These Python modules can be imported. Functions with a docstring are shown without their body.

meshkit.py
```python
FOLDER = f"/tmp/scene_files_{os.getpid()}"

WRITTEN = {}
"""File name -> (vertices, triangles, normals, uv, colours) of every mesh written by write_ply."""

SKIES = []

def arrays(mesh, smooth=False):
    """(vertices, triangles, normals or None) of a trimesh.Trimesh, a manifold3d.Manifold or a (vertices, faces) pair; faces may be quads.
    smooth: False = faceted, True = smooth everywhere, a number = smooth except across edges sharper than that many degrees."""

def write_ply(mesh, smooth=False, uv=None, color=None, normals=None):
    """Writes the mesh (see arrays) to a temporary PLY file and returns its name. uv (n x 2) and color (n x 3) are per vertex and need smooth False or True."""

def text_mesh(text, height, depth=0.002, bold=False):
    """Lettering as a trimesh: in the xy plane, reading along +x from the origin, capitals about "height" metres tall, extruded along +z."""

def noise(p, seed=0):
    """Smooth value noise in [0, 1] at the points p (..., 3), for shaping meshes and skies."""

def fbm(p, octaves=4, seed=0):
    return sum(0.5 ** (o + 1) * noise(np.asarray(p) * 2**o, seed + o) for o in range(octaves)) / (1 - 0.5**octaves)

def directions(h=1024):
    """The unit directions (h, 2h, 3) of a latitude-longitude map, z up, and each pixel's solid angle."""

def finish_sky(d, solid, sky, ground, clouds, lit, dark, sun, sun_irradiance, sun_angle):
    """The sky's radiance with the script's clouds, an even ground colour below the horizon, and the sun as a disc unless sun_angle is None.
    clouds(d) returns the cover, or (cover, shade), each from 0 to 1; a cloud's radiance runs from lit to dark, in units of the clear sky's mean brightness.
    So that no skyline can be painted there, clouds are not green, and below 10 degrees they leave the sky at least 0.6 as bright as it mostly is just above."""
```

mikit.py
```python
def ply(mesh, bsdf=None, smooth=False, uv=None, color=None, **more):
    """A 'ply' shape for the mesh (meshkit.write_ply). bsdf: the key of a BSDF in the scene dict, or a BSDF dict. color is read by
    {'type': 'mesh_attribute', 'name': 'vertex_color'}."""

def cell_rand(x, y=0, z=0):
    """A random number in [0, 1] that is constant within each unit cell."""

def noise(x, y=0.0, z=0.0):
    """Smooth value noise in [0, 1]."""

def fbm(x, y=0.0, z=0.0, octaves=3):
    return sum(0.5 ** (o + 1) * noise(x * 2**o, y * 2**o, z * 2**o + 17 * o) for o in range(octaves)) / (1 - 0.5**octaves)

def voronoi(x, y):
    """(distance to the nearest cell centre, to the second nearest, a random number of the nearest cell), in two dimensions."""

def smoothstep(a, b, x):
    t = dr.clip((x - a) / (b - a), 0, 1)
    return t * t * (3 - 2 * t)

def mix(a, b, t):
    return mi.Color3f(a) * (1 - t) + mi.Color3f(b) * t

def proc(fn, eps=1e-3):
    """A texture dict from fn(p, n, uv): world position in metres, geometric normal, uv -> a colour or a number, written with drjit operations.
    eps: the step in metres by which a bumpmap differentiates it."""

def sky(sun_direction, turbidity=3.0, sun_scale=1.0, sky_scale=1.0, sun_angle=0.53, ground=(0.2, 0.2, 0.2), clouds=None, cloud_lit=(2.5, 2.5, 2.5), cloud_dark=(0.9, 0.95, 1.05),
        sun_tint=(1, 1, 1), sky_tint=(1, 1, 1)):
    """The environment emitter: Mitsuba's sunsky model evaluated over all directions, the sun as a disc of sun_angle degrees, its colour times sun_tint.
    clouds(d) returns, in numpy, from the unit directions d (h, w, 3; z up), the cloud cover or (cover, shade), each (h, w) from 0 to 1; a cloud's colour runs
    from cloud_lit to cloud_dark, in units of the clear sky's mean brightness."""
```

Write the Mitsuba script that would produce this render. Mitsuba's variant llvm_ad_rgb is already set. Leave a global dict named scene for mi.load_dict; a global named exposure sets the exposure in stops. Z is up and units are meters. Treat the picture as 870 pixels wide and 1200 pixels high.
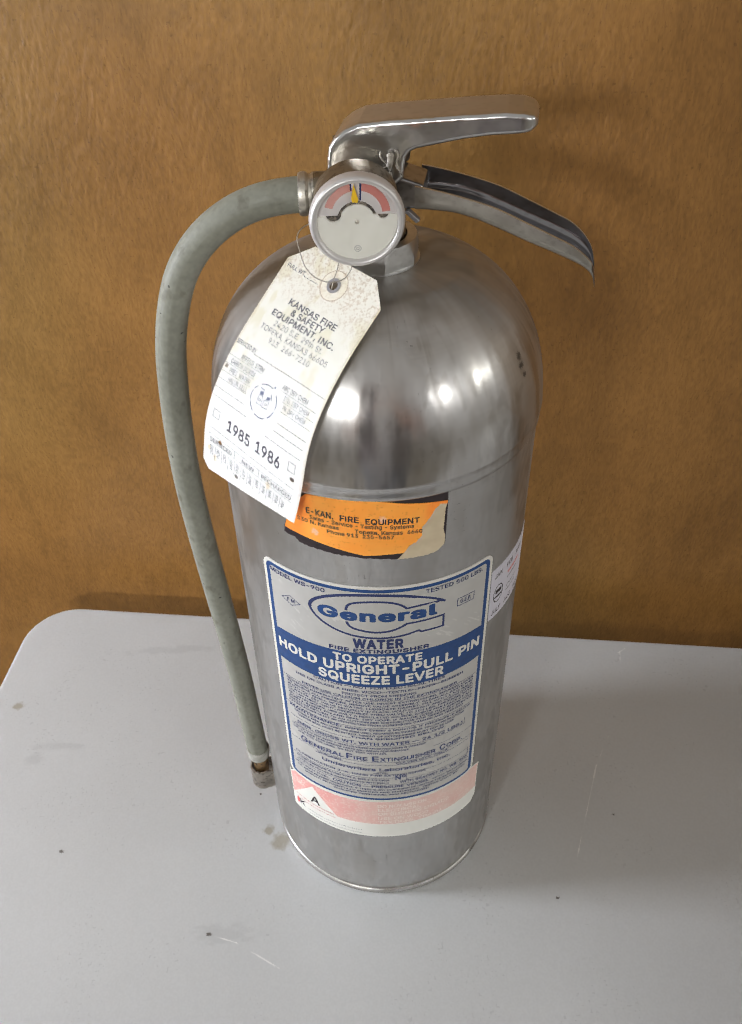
import math, random
import numpy as np
import trimesh
import drjit as dr
import mitsuba as mi
import manifold3d as m3
import shapely
from shapely.geometry import Polygon, LineString, Point, box
from shapely import affinity
from shapely.ops import unary_union
import meshkit, mikit
from mikit import noise, fbm, smoothstep, mix, proc, ply

random.seed(3)
RNG = np.random.default_rng(7)
T = mi.ScalarTransform4f
scene, labels = {}, {}
MM = 0.001

# ------------------------------------------------------------------ camera
PITCH, ROLL = 0.720056, -0.045276
CAM = np.array([-0.018618, -0.420583, 0.690111])
fw = np.array([0, math.cos(PITCH), -math.sin(PITCH)])
r0 = np.array([1.0, 0, 0]); u0 = np.cross(r0, fw)
up = u0 * math.cos(ROLL) - r0 * math.sin(ROLL)
scene['camera'] = {
    'type': 'perspective', 'fov': 2 * math.degrees(math.atan(435 / 1055.92)), 'fov_axis': 'x',
    'principal_point_offset_x': 0.03052,
    'near_clip': 0.02, 'far_clip': 60.0,
    'to_world': T().look_at(origin=CAM.tolist(), target=(CAM + fw).tolist(), up=up.tolist()),
}
# ------------------------------------------------------------------ light
exposure = 0.2
AMBIENT = (0.315, 0.305, 0.292)          # the light of the big room around
scene['room_light'] = {'type': 'constant', 'radiance': {'type': 'rgb', 'value': list(AMBIENT)}}


def lamp(key, centre, target, w, h, radiance, label, category):
    centre = np.asarray(centre, float)
    m = T().look_at(origin=centre.tolist(), target=list(target), up=[0, 0, 1]).scale([w / 2, h / 2, 1])
    scene[key] = {'type': 'rectangle', 'to_world': m, 'bsdf': {'type': 'ref', 'id': 'mat_lamp'},
                  'emitter': {'type': 'area', 'radiance': {'type': 'rgb', 'value': list(radiance)}}}
    labels[key] = {'label': label, 'category': category}


scene['mat_lamp'] = {'type': 'diffuse', 'reflectance': {'type': 'rgb', 'value': [0.3, 0.3, 0.3]}}


def toward(az, el, dist, base=(0.0, -0.08, 0.45)):
    a, e = math.radians(az), math.radians(el)
    return [base[0] + dist * math.cos(e) * math.sin(a), base[1] - dist * math.cos(e) * math.cos(a), base[2] + dist * math.sin(e)]


lamp('window', (-1.36, -0.025, 0.58), (0, -0.025, 0.1), 0.25, 0.8, (25, 25.9, 28.2), 'tall bright window to the left of the table', 'window')
lamp('ceiling_panel', (-0.98, -2.15, 1.20), (0, 0.1, 0.0), 0.40, 0.17, (100, 100, 98), 'bright ceiling panel in front of the table, left of the photographer', 'lamp')
lamp('ceiling_panel_001', (1.75, -1.85, 1.20), (0, 0.1, 0.0), 0.34, 0.17, (36, 35.6, 34.6), 'dimmer ceiling panel in front of the table, right of the photographer', 'lamp')
lamp('ceiling_lamp', toward(75, 15, 6), (0, 0, 0.3), 0.4, 0.35, (60, 60, 56), 'far small ceiling lamp to the right of the table', 'lamp')

# ------------------------------------------------------------------ helpers


def add(key, mesh, bsdf, smooth=False, label=None, category=None, kind=None, group=None, uv=None):
    scene[key] = ply(mesh, bsdf, smooth=smooth, uv=uv)
    d = {k: v for k, v in (('label', label), ('category', category), ('kind', kind), ('group', group)) if v}
    if d:
        labels[key] = {**labels.get(key, {}), **d}


def cat(ms):
    return trimesh.util.concatenate(list(ms))


def tri(v, f):
    return trimesh.Trimesh(np.asarray(v, float), np.asarray(f, int), process=False)


def triangulate(poly):
    v, f = trimesh.creation.triangulate_polygon(poly, engine='earcut')
    return np.asarray(v)[:, :2], np.asarray(f)


def polys(g):
    if g.is_empty:
        return []
    return [p for p in getattr(g, 'geoms', [g]) if p.geom_type == 'Polygon' and p.area > 1e-6]


def ccw(v2, f):
    a = v2[f[:, 1]] - v2[f[:, 0]]; b = v2[f[:, 2]] - v2[f[:, 0]]
    bad = a[:, 0] * b[:, 1] - a[:, 1] * b[:, 0] < 0
    f = f.copy(); f[bad] = f[bad][:, ::-1]
    return f


def skin(shape, fmap, off, base=None, dx=4.0, dy=None, uv=False, back=False):
    """A flat shape (mm) laid on a curved surface by fmap(points, off) -> metres; with base, side walls down to that offset."""
    vs, fs, uvs, n = [], [], [], 0

    def put(v2, f, o, flip=False):
        nonlocal n
        f = ccw(v2, f)
        vs.append(fmap(v2, o)); fs.append((f[:, ::-1] if flip else f) + n); uvs.append(v2); n += len(v2)
    for p in polys(shape):
        x0, y0, x1, y1 = p.bounds
        xs = np.arange(math.floor(x0 / dx) * dx, x1 + dx, dx)
        ys = [y0 - 1, y1 + 1] if dy is None else np.arange(math.floor(y0 / dy) * dy, y1 + dy, dy)
        for a, b in zip(xs[:-1], xs[1:]):
            for c, d in zip(ys[:-1], ys[1:]):
                if x1 - x0 < dx and dy is None:
                    part = p if a == xs[0] else Polygon()
                else:
                    part = p.intersection(box(a, c, b, d))
                for q in polys(part):
                    v2, f = triangulate(q)
                    put(v2, f, off)
                    if back:
                        put(v2, f, base, True)
        if base is not None:
            for ring in [p.exterior, *p.interiors]:
                c = np.array(shapely.segmentize(ring, min(dx, dy or dx)).coords)
                k = len(c)
                v = np.vstack([fmap(c, off), fmap(c, base)])
                i = np.arange(k - 1)
                f = np.vstack([np.stack([i, i + k, i + 1], 1), np.stack([i + 1, i + k, i + k + 1], 1)])
                if not shapely.is_ccw(ring):
                    pass
                vs.append(v); fs.append(f + n); uvs.append(np.vstack([c, c])); n += 2 * k
    m = tri(np.vstack(vs), np.vstack(fs))
    return (m, np.vstack(uvs)) if uv else m


_GLYPH = {}


def glyph(c, bold):
    """(2-D vertices, faces, advance) of a character with capitals 1 tall."""
    key = (c, bold)
    if key not in _GLYPH:
        hw = _GLYPH.setdefault(('HH', bold), meshkit.text_mesh('HH', 1.0, 0.1, bool(bold)).bounds)
        if c == 'I':
            w = 0.155 + 0.03 * float(bold)
            _GLYPH[key] = (np.array([[0.05, 0], [0.05 + w, 0], [0.05 + w, 1], [0.05, 1]]), np.array([[0, 1, 2], [0, 2, 3]]), w + 0.16)
        elif c == ' ':
            _GLYPH[key] = (np.zeros((0, 2)), np.zeros((0, 3), int), 0.42)
        else:
            three = meshkit.text_mesh('H' + c + 'H', 1.0, 0.1, bool(bold)).bounds
            adv = (three[1][0] - three[0][0]) - (hw[1][0] - hw[0][0])
            m = meshkit.text_mesh(c, 1.0, 0.1, bool(bold))
            top = np.all(np.abs(m.vertices[m.faces][:, :, 2] - 0.1) < 1e-6, axis=1)
            f = m.faces[top]
            ids, inv = np.unique(f, return_inverse=True)
            v, f = np.array(m.vertices[ids][:, :2]), inv.reshape(-1, 3)
            if bold > 1:          # extra heavy: fatten the outline
                fat = unary_union([Polygon(v[q]) for q in f if Polygon(v[q]).area > 1e-7]).buffer(0.028 * (bold - 1), 3).simplify(0.004)
                parts = [triangulate(q) for q in polys(fat)]
                at = np.cumsum([0] + [len(q[0]) for q in parts])
                v, f = np.vstack([q[0] for q in parts]), np.vstack([q[1] + a_ for q, a_ in zip(parts, at)])
                adv += 0.05 * (bold - 1)
            _GLYPH[key] = (v, f, adv)
    return _GLYPH[key]


def line_of_text(s, x, y, h, w=None, align='l', bold=False, track=0.0, rot=0.0, slope=0.0):
    """2-D lettering: (vertices, faces) in mm, capitals h tall, baseline at y; w squeezes or widens it to that width."""
    pen, vs, fs, n = 0.0, [], [], 0
    for c in s:
        v, f, a = glyph(c, bold)
        if len(v):
            vs.append(v + [pen, 0]); fs.append(f + n); n += len(v)
        pen += a + track
    if not vs:
        return np.zeros((0, 2)), np.zeros((0, 3), int)
    v, f = np.vstack(vs), np.vstack(fs)
    v[:, 0] -= v[:, 0].min()
    width = v[:, 0].max()
    sx = (w / width) if w else h
    v = v * [sx, h]
    width *= sx
    v[:, 0] -= {'l': 0, 'c': width / 2, 'r': width}[align]
    v[:, 1] += v[:, 0] * slope
    if rot:
        c, q = math.cos(rot), math.sin(rot)
        v = np.stack([v[:, 0] * c - v[:, 1] * q, v[:, 0] * q + v[:, 1] * c], 1)
    return v + [x, y], f


def printed(lines, fmap, off):
    vs, fs, n = [], [], 0
    for v, f in lines:
        if len(v):
            vs.append(fmap(v, off)); fs.append(ccw(v, f) + n); n += len(v)
    return tri(np.vstack(vs), np.vstack(fs))


def sweep(points, radii, sides=20, caps=True, upv=(0, 0, 1)):
    p = np.asarray(points, float); k = len(p)
    radii = np.broadcast_to(radii, (k,))
    t = np.gradient(p, axis=0); t /= np.linalg.norm(t, axis=1, keepdims=True)
    a = np.cross(t[0], upv)
    if np.linalg.norm(a) < 1e-3:
        a = np.cross(t[0], [0, 1, 0.1])
    a /= np.linalg.norm(a)
    A = []
    for i in range(k):
        a = a - t[i] * (a @ t[i]); a /= np.linalg.norm(a); A.append(a)
    A = np.array(A); B = np.cross(t, A)
    ang = np.arange(sides) * 2 * np.pi / sides
    v = p[:, None] + radii[:, None, None] * (np.cos(ang)[None, :, None] * A[:, None] + np.sin(ang)[None, :, None] * B[:, None])
    i, j = np.meshgrid(np.arange(k - 1), np.arange(sides), indexing='ij')
    q = np.stack([i * sides + j, i * sides + (j + 1) % sides, (i + 1) * sides + (j + 1) % sides, (i + 1) * sides + j], -1).reshape(-1, 4)
    v = v.reshape(-1, 3); f = np.vstack([q[:, [0, 1, 2]], q[:, [0, 2, 3]]])
    if caps:
        n = len(v); v = np.vstack([v, p[0], p[-1]]); jj = np.arange(sides)
        f = np.vstack([f, np.stack([jj * 0 + n, (jj + 1) % sides, jj], 1), np.stack([jj * 0 + n + 1, (k - 1) * sides + jj, (k - 1) * sides + (jj + 1) % sides], 1)])
    return tri(v, f)


def spline(pts, k=80):
    from scipy.interpolate import CubicSpline
    p = np.asarray(pts, float)
    d = np.concatenate([[0], np.cumsum(np.linalg.norm(np.diff(p, axis=0), axis=1))])
    return CubicSpline(d, p)(np.linspace(0, d[-1], k))


def lathe(profile, sections=128):
    """Surface of revolution about z of (r, z) points, from bottom to top."""
    p = np.asarray(profile, float)
    ang = np.arange(sections) * 2 * np.pi / sections
    v = np.stack([p[:, None, 0] * np.cos(ang), p[:, None, 0] * np.sin(ang), np.broadcast_to(p[:, None, 1], (len(p), sections))], -1).reshape(-1, 3)
    i, j = np.meshgrid(np.arange(len(p) - 1), np.arange(sections), indexing='ij')
    q = np.stack([i * sections + j, i * sections + (j + 1) % sections, (i + 1) * sections + (j + 1) % sections, (i + 1) * sections + j], -1).reshape(-1, 4)
    return tri(v, np.vstack([q[:, [0, 1, 2]], q[:, [0, 2, 3]]]))


def placed(m, loc=(0, 0, 0), axis='z', tilt=0.0):
    m = m.copy()
    if axis == '-y':      # lathe axis z becomes -y (towards the viewer), lathe y becomes z
        R_ = np.array([[1, 0, 0], [0, 0, -1], [0, 1, 0]], float)
    elif axis == '-x':
        R_ = np.array([[0, 0, -1], [0, 1, 0], [1, 0, 0]], float)
    else:
        R_ = np.eye(3)
    v = m.vertices @ R_.T
    if tilt:
        c, s = math.cos(tilt), math.sin(tilt)
        v = v @ np.array([[1, 0, 0], [0, c, -s], [0, s, c]]).T
    return tri(v + np.asarray(loc), m.faces)


def to_tri(man):
    m = man.to_mesh()
    return tri(m.vert_properties[:, :3], m.tri_verts)


def rounded(poly_mm, y0, y1, r, seg=12):
    """A plate with outline poly (x, z in mm) from y0 to y1 (mm), all edges rounded by r."""
    inner = poly_mm.buffer(-r, join_style='round')
    cs = m3.CrossSection([np.array(inner.exterior.coords)[:-1][:: 1 if shapely.is_ccw(inner.exterior) else -1]])
    body = m3.Manifold.extrude(cs, (y1 - y0) - 2 * r).translate([0, 0, r])
    body = body.minkowski_sum(m3.Manifold.sphere(r, seg))
    # polygon plane xy -> xz ; extrusion z -> -y
    return body.rotate([90, 0, 0]).translate([0, y1, 0]).scale([MM, MM, MM])


# ------------------------------------------------------------------ materials
def rgb(*c):
    return {'type': 'rgb', 'value': list(c)}


def plain(key, c, rough=0.5, metallic=0.0, spec=0.5, **more):
    scene[key] = {'type': 'twosided', 'bsdf': {'type': 'principled', 'base_color': rgb(*c) if isinstance(c, tuple) else c, 'roughness': rough, 'metallic': metallic, 'specular': spec, **more}}


def seg_dist(x, y, a, b):
    ax, ay = a; bx, by = b[0] - a[0], b[1] - a[1]
    t = dr.clip(((x - ax) * bx + (y - ay) * by) / (bx * bx + by * by), 0, 1)
    return dr.sqrt(dr.square(x - ax - t * bx) + dr.square(y - ay - t * by))


YAW = -0.138854
CY, SY = math.cos(YAW), math.sin(YAW)


def wood_color(p, n, uv):
    u = p.x * CY + p.y * SY; z = p.z
    uu = u + 0.03 * fbm(u * 5, z * 4, 1.0) + 0.012 * fbm(u * 24, z * 20, 3.0)
    fine = fbm(uu * 700, z * 230, 2.0, octaves=3)
    mid = fbm(uu * 120, z * 40, 4.0, octaves=4)
    blot = fbm(u * 10 + 3, z * 9, 9.0, octaves=5)
    big = fbm(u * 2.6 + 8, z * 2.2, 3.0, octaves=2)
    c = mix((0.150, 0.074, 0.0145), (0.315, 0.172, 0.044), dr.clip(0.26 * mid + 0.80 * blot - 0.05, 0, 1))
    c = c * (0.80 + 0.40 * fine)
    c = mix(c, c * mi.Color3f(1.02, 0.90, 0.84), smoothstep(0.42, 0.68, big))
    c = mix(c, c * 0.80, smoothstep(0.58, 0.74, fbm(uu * 45, z * 22, 6.0, octaves=4)) * 0.45)
    return mix(c, c * 0.45, smoothstep(0.86, 0.96, noise(uu * 900, z * 380, 5.0)) * 0.35)


def wood_bump(p, n, uv):
    u = p.x * CY + p.y * SY
    w = 0.010 * fbm(u * 30, p.z * 30, 8.0)
    area = 0.45 + 0.9 * smoothstep(0.40, 0.62, fbm(u * 11, p.z * 9, 14.0))
    return area * 0.00042 * fbm((u + w) * 330, (p.z + w) * 150, 2.0, octaves=3) + 0.0004 * fbm(u * 50, p.z * 34, 4.0)


scene['mat_wood'] = {'type': 'bumpmap', 'arbitrary': proc(wood_bump, eps=6e-4), 'scale': 1.0,
                     'bsdf': {'type': 'principled', 'base_color': proc(wood_color), 'roughness': 0.48, 'specular': 0.5}}

SCRATCH = [((.2378, .1405), (.2455, .1455)), ((.2395, .1415), (.2345, .118)), ((.2047, .046), (.187, .017)), ((.187, .017), (.152, -.066)), ((-.137, -.1145), (-.118, -.121)), ((-.118, -.121), (-.085, -.141)), ((.036, -.165), (.037, -.173))]
STAIN = [(-.339, .1096, .006), (-.0859, -.0396, .009), (-.097, -.03, .005)]
FLECK = [(-.267, -.0406, .0018), (-.1392, -.1136, .0020), (-.085, -.02, .0013), (.13, -.098, .0012), (.30, -.075, .0011), (-.105, .004, .0012), (.19, -.03, .0013)]
SMUDGE = [(-.2, .17, .06, .006), (-.29, .062, .03, .006), (-.128, -.114, .03, .010), (-.31, .05, .012, .010)]


def table_color(p, n, uv):
    x, y = p.x, p.y
    g = 0.468 + 0.045 * (fbm(x * 9, y * 9, 1.0) - 0.5) + 0.035 * (fbm(x * 900, y * 900, 2.0, octaves=2) - 0.5)
    c = mi.Color3f(g * 0.97, g * 0.995, g * 0.995)
    for sx, sy, r in STAIN:
        d = dr.sqrt(dr.square(x - sx) + dr.square(y - sy)) + 0.006 * (fbm(x * 260, y * 260, 3.0) - 0.5)
        c = mix(c, c * mi.Color3f(0.62, 0.55, 0.42), (1 - smoothstep(r * 0.45, r * 1.1, d)) * 0.75)
    for sx, sy, r in FLECK:
        d = dr.sqrt(dr.square((x - sx) * 0.8) + dr.square(y - sy)) + 0.0012 * (noise(x * 1500, y * 1500) - 0.5)
        c = mix(c, mi.Color3f(0.07, 0.06, 0.05), (1 - smoothstep(r * 0.5, r, d)) * 0.85)
    for sx, sy, a, b in SMUDGE:
        d = dr.sqrt(dr.square((x - sx) / a) + dr.square((y - sy) / b)) + 1.2 * (fbm(x * 110, y * 260, 7.0) - 0.5)
        c = mix(c, c * 0.80, (1 - smoothstep(0.3, 1.0, d)) * 0.4)
    spk = smoothstep(0.86, 0.93, noise(x * 620, y * 620, 4.0)) * smoothstep(0.50, 0.70, fbm(x * 30, y * 30, 8.0))
    c = mix(c, c * 0.7, spk * 0.4)
    for a, b in SCRATCH:
        d = seg_dist(x, y, a, b) + 0.0006 * (noise(x * 300, y * 300, 2.0) - 0.5)
        c = mix(c, mi.Color3f(0.72, 0.71, 0.69), (1 - smoothstep(0.0001, 0.0006, d)) * smoothstep(0.3, 0.65, noise(x * 90, y * 90, 6.0)) * 0.6)
    return c


def table_bump(p, n, uv):
    return 0.00012 * fbm(p.x * 700, p.y * 700, p.z * 700, octaves=2)


scene['mat_table'] = {'type': 'bumpmap', 'arbitrary': proc(table_bump, eps=4e-4), 'scale': 1.0,
                      'bsdf': {'type': 'principled', 'base_color': proc(table_color), 'roughness': 0.42, 'specular': 0.4}}


def floor_color(p, n, uv):
    g = 0.16 + 0.08 * fbm(p.x * 2, p.y * 2, 1.0)
    return mi.Color3f(g * 1.1, g * 0.95, g * 0.72)


plain('mat_floor', proc(floor_color), 0.4)
plain('mat_leg', (0.25, 0.25, 0.26), 0.45, 0.6)

ZS, HD, NS, R = 0.413467, 0.079356, 2.589737, 0.0889


def grime(p):
    """How much brown grime: thick round the neck, drawn into streaks that run down the shoulder."""
    ang = dr.atan2(p.x, -p.y)
    top = smoothstep(0.452, 0.490, p.z + 0.02 * (fbm(p.x * 60, p.y * 60, p.z * 60) - 0.5))
    patch = smoothstep(0.42, 0.66, fbm(p.x * 38, p.y * 38, p.z * 38 + 3, octaves=4))
    streak = smoothstep(0.50, 0.78, fbm(ang * 16, p.z * 9, 2.0)) * smoothstep(0.40, 0.47, p.z)
    low = 1 - smoothstep(0.007, 0.016, p.z + 0.008 * (noise(ang * 30, p.z * 200) - 0.5))
    side = smoothstep(0.62, 0.80, fbm(ang * 6, p.z * 14, 8.0, octaves=4)) * 0.5
    return dr.clip(top * (0.30 + 0.75 * patch) + 0.25 * streak + 0.55 * low * (0.5 + patch) + side * 0.35, 0, 0.9)


def specks(p):
    ang = dr.atan2(p.x, -p.y)
    s = 0.7 * smoothstep(0.93, 0.955, noise(ang * 60, p.z * 700, 3.0)) * smoothstep(0.55, 0.75, fbm(ang * 7, p.z * 40, 5.0))
    for a, z, ra, rz in ((0.99, .4555, .0022, .0022), (0.985, .4515, .0026, .0016), (0.99, .4465, .0018, .0015), (-0.02, 0.058, .0004, .005), (-0.12, 0.052, .0018, .0005), (0.9, 0.006, .006, .004)):
        d = dr.sqrt(dr.square((ang - a) * 0.0889 / ra) + dr.square((p.z - z) / rz)) + 0.9 * (noise(ang * 260, p.z * 2600, 1.0) - 0.5)
        s = dr.maximum(s, 1 - smoothstep(0.6, 1.1, d))
    return s


def steel_color(p, n, uv):
    ang = dr.atan2(p.x, -p.y)
    cloud = fbm(ang * 3.2, p.z * 16, 1.0, octaves=4)
    brush = fbm(ang * 3, p.z * 1400, 7.0, octaves=2)
    g = 0.62 + 0.16 * (cloud - 0.5) + 0.05 * (brush - 0.5)
    c = mi.Color3f(g * 1.0, g * 0.985, g * 0.97)
    scuff = smoothstep(0.62, 0.80, noise(ang * 22 + p.z * 55, p.z * 150 - ang * 9, 31.0)) * smoothstep(0.50, 0.72, fbm(ang * 4, p.z * 18, 33.0))
    c = mix(c, c * mi.Color3f(0.70, 0.68, 0.65), scuff * 0.45)
    smear = smoothstep(0.52, 0.74, fbm(ang * 11, p.z * 26, 35.0, octaves=4)) * 0.30
    c = mix(c, c * mi.Color3f(0.80, 0.76, 0.70), smear)
    return mix(c, mi.Color3f(0.03, 0.025, 0.02), specks(p) * 0.75)


def steel_rough(p, n, uv):
    ang = dr.atan2(p.x, -p.y)
    body = 1 - smoothstep(0.395, 0.412, p.z)
    smear = fbm(ang * 9, p.z * 34, 4.0, octaves=4)
    return dr.clip(0.04 + 0.05 * body + 0.10 * (smear - 0.40) + 0.10 * grime(p) + 0.12 * smoothstep(0.456, 0.478, p.z), 0.035, 0.5)


def steel_bump(p, n, uv):
    ang = dr.atan2(p.x, -p.y)
    return 0.0011 * fbm(ang * 3.5, p.z * 16, 1.0, octaves=2) + 0.00022 * fbm(ang * 14, p.z * 60, 6.0, octaves=2) + 0.000012 * fbm(ang * 40, p.z * 900, 3.0, octaves=2)


scene['mat_steel_metal'] = {'type': 'bumpmap', 'arbitrary': proc(steel_bump, eps=8e-4), 'scale': 1.0,
                            'bsdf': {'type': 'roughconductor', 'material': 'none', 'distribution': 'ggx', 'alpha': proc(steel_rough), 'specular_reflectance': proc(steel_color)}}
scene['mat_grime'] = {'type': 'principled', 'base_color': proc(lambda p, n, uv: mix((0.085, 0.068, 0.05), (0.19, 0.165, 0.13), fbm(p.x * 90, p.y * 90, p.z * 90))), 'roughness': 0.55, 'specular': 0.4}
scene['mat_haze_film'] = {'type': 'principled', 'base_color': rgb(0.21, 0.215, 0.205), 'roughness': 0.6, 'specular': 0.3}
scene['mat_steel_worn'] = {'type': 'blendbsdf', 'weight': proc(lambda p, n, uv: 0.05 + 0.09 * (1 - smoothstep(0.39, 0.412, p.z)) * (0.6 + 0.8 * fbm(dr.atan2(p.x, -p.y) * 5, p.z * 20, 6.0))),
                           'a': {'type': 'ref', 'id': 'mat_steel_metal'}, 'b': {'type': 'ref', 'id': 'mat_haze_film'}}
scene['mat_steel_dull'] = {'type': 'roughconductor', 'material': 'none', 'distribution': 'ggx', 'alpha': 0.34, 'specular_reflectance': proc(steel_color)}
scene['mat_steel_mixed'] = {'type': 'blendbsdf', 'weight': proc(lambda p, n, uv: 0.10 + 0.25 * smoothstep(0.40, 0.65, fbm(dr.atan2(p.x, -p.y) * 7, p.z * 26, 12.0, octaves=4)) - 0.04), 'a': {'type': 'ref', 'id': 'mat_steel_worn'}, 'b': {'type': 'ref', 'id': 'mat_steel_dull'}}
scene['mat_steel'] = {'type': 'blendbsdf', 'weight': proc(lambda p, n, uv: grime(p) * 0.8), 'a': {'type': 'ref', 'id': 'mat_steel_mixed'}, 'b': {'type': 'ref', 'id': 'mat_grime'}}


def chrome(key, base, rough, dirt, dark=0.10):
    def col(p, n, uv):
        d = (0.6 * smoothstep(0.46, 0.78, fbm(p.x * 420, p.y * 420, p.z * 420, octaves=4)) + 0.35 * smoothstep(0.45, 0.75, fbm(p.x * 110, p.y * 110, p.z * 110, octaves=3))) * dirt
        return mix(mi.Color3f(*base), mi.Color3f(dark * 1.1, dark, dark * 0.85), d)

    def rg(p, n, uv):
        return dr.clip(rough + 0.3 * (fbm(p.x * 120, p.y * 120, p.z * 120 + 5, octaves=3) - 0.45), 0.05, 0.7)
    scene[key] = {'type': 'bumpmap', 'arbitrary': proc(lambda p, n, uv: 0.0003 * fbm(p.x * 160, p.y * 160, p.z * 160, octaves=3), eps=4e-4), 'scale': 1.0,
                  'bsdf': {'type': 'principled', 'base_color': proc(col), 'roughness': proc(rg), 'metallic': 0.95, 'specular': 0.5}}


chrome('mat_chrome', (0.62, 0.615, 0.605), 0.17, 0.14)
chrome('mat_lever', (0.33, 0.33, 0.35), 0.14, 0.35)
chrome('mat_rim', (0.75, 0.74, 0.72), 0.32, 0.3)
chrome('mat_patina', (0.50, 0.48, 0.43), 0.45, 0.45, 0.2)
chrome('mat_chrome_dark', (0.42, 0.41, 0.41), 0.22, 0.6)
chrome('mat_brass_dirty', (0.30, 0.27, 0.21), 0.4, 0.8, 0.05)
chrome('mat_nut', (0.66, 0.66, 0.65), 0.36, 0.22)
chrome('mat_ferrule', (0.62, 0.59, 0.52), 0.4, 0.75, 0.08)
chrome('mat_brass', (0.44, 0.27, 0.12), 0.4, 0.95, 0.07)
chrome('mat_clip', (0.42, 0.38, 0.33), 0.5, 0.95, 0.07)


def hose_color(p, n, uv):
    g = fbm(p.x * 45, p.y * 45, p.z * 26, octaves=4)
    c = mix((0.200, 0.200, 0.170), (0.305, 0.302, 0.262), g)
    c = c * mi.Color3f(0.86, 0.88, 0.84) * (0.86 + 0.28 * fbm(p.x * 500, p.y * 500, p.z * 380, octaves=3))
    c = mix(c, c * mi.Color3f(0.55, 0.5, 0.42), smoothstep(0.62, 0.80, fbm(p.x * 160, p.y * 160, p.z * 90 + 9, octaves=4)) * 0.5)
    return mix(c, mi.Color3f(0.03, 0.03, 0.025), smoothstep(0.92, 0.95, noise(p.x * 330, p.y * 330, p.z * 330)) * 0.7)


def hose_bump(p, n, uv):
    # woven cord under the rubber: two crossing spirals along the hose (uv.x = angle, uv.y = metres along)
    a = dr.sin(uv.x * 14 + uv.y * 1500) * dr.sin(uv.x * 14 - uv.y * 1500)
    return 0.000045 * a + 0.0005 * fbm(p.x * 120, p.y * 120, p.z * 120, octaves=2)


scene['mat_hose'] = {'type': 'bumpmap', 'arbitrary': proc(hose_bump, eps=3e-4), 'scale': 1.0,
                     'bsdf': {'type': 'principled', 'base_color': proc(hose_color), 'roughness': 0.52, 'specular': 0.4}}


plain('mat_cuff', proc(lambda p, n, uv: mix((0.22, 0.22, 0.19), (0.42, 0.41, 0.37), fbm(p.x * 200, p.y * 200, p.z * 200))), 0.4)


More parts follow.
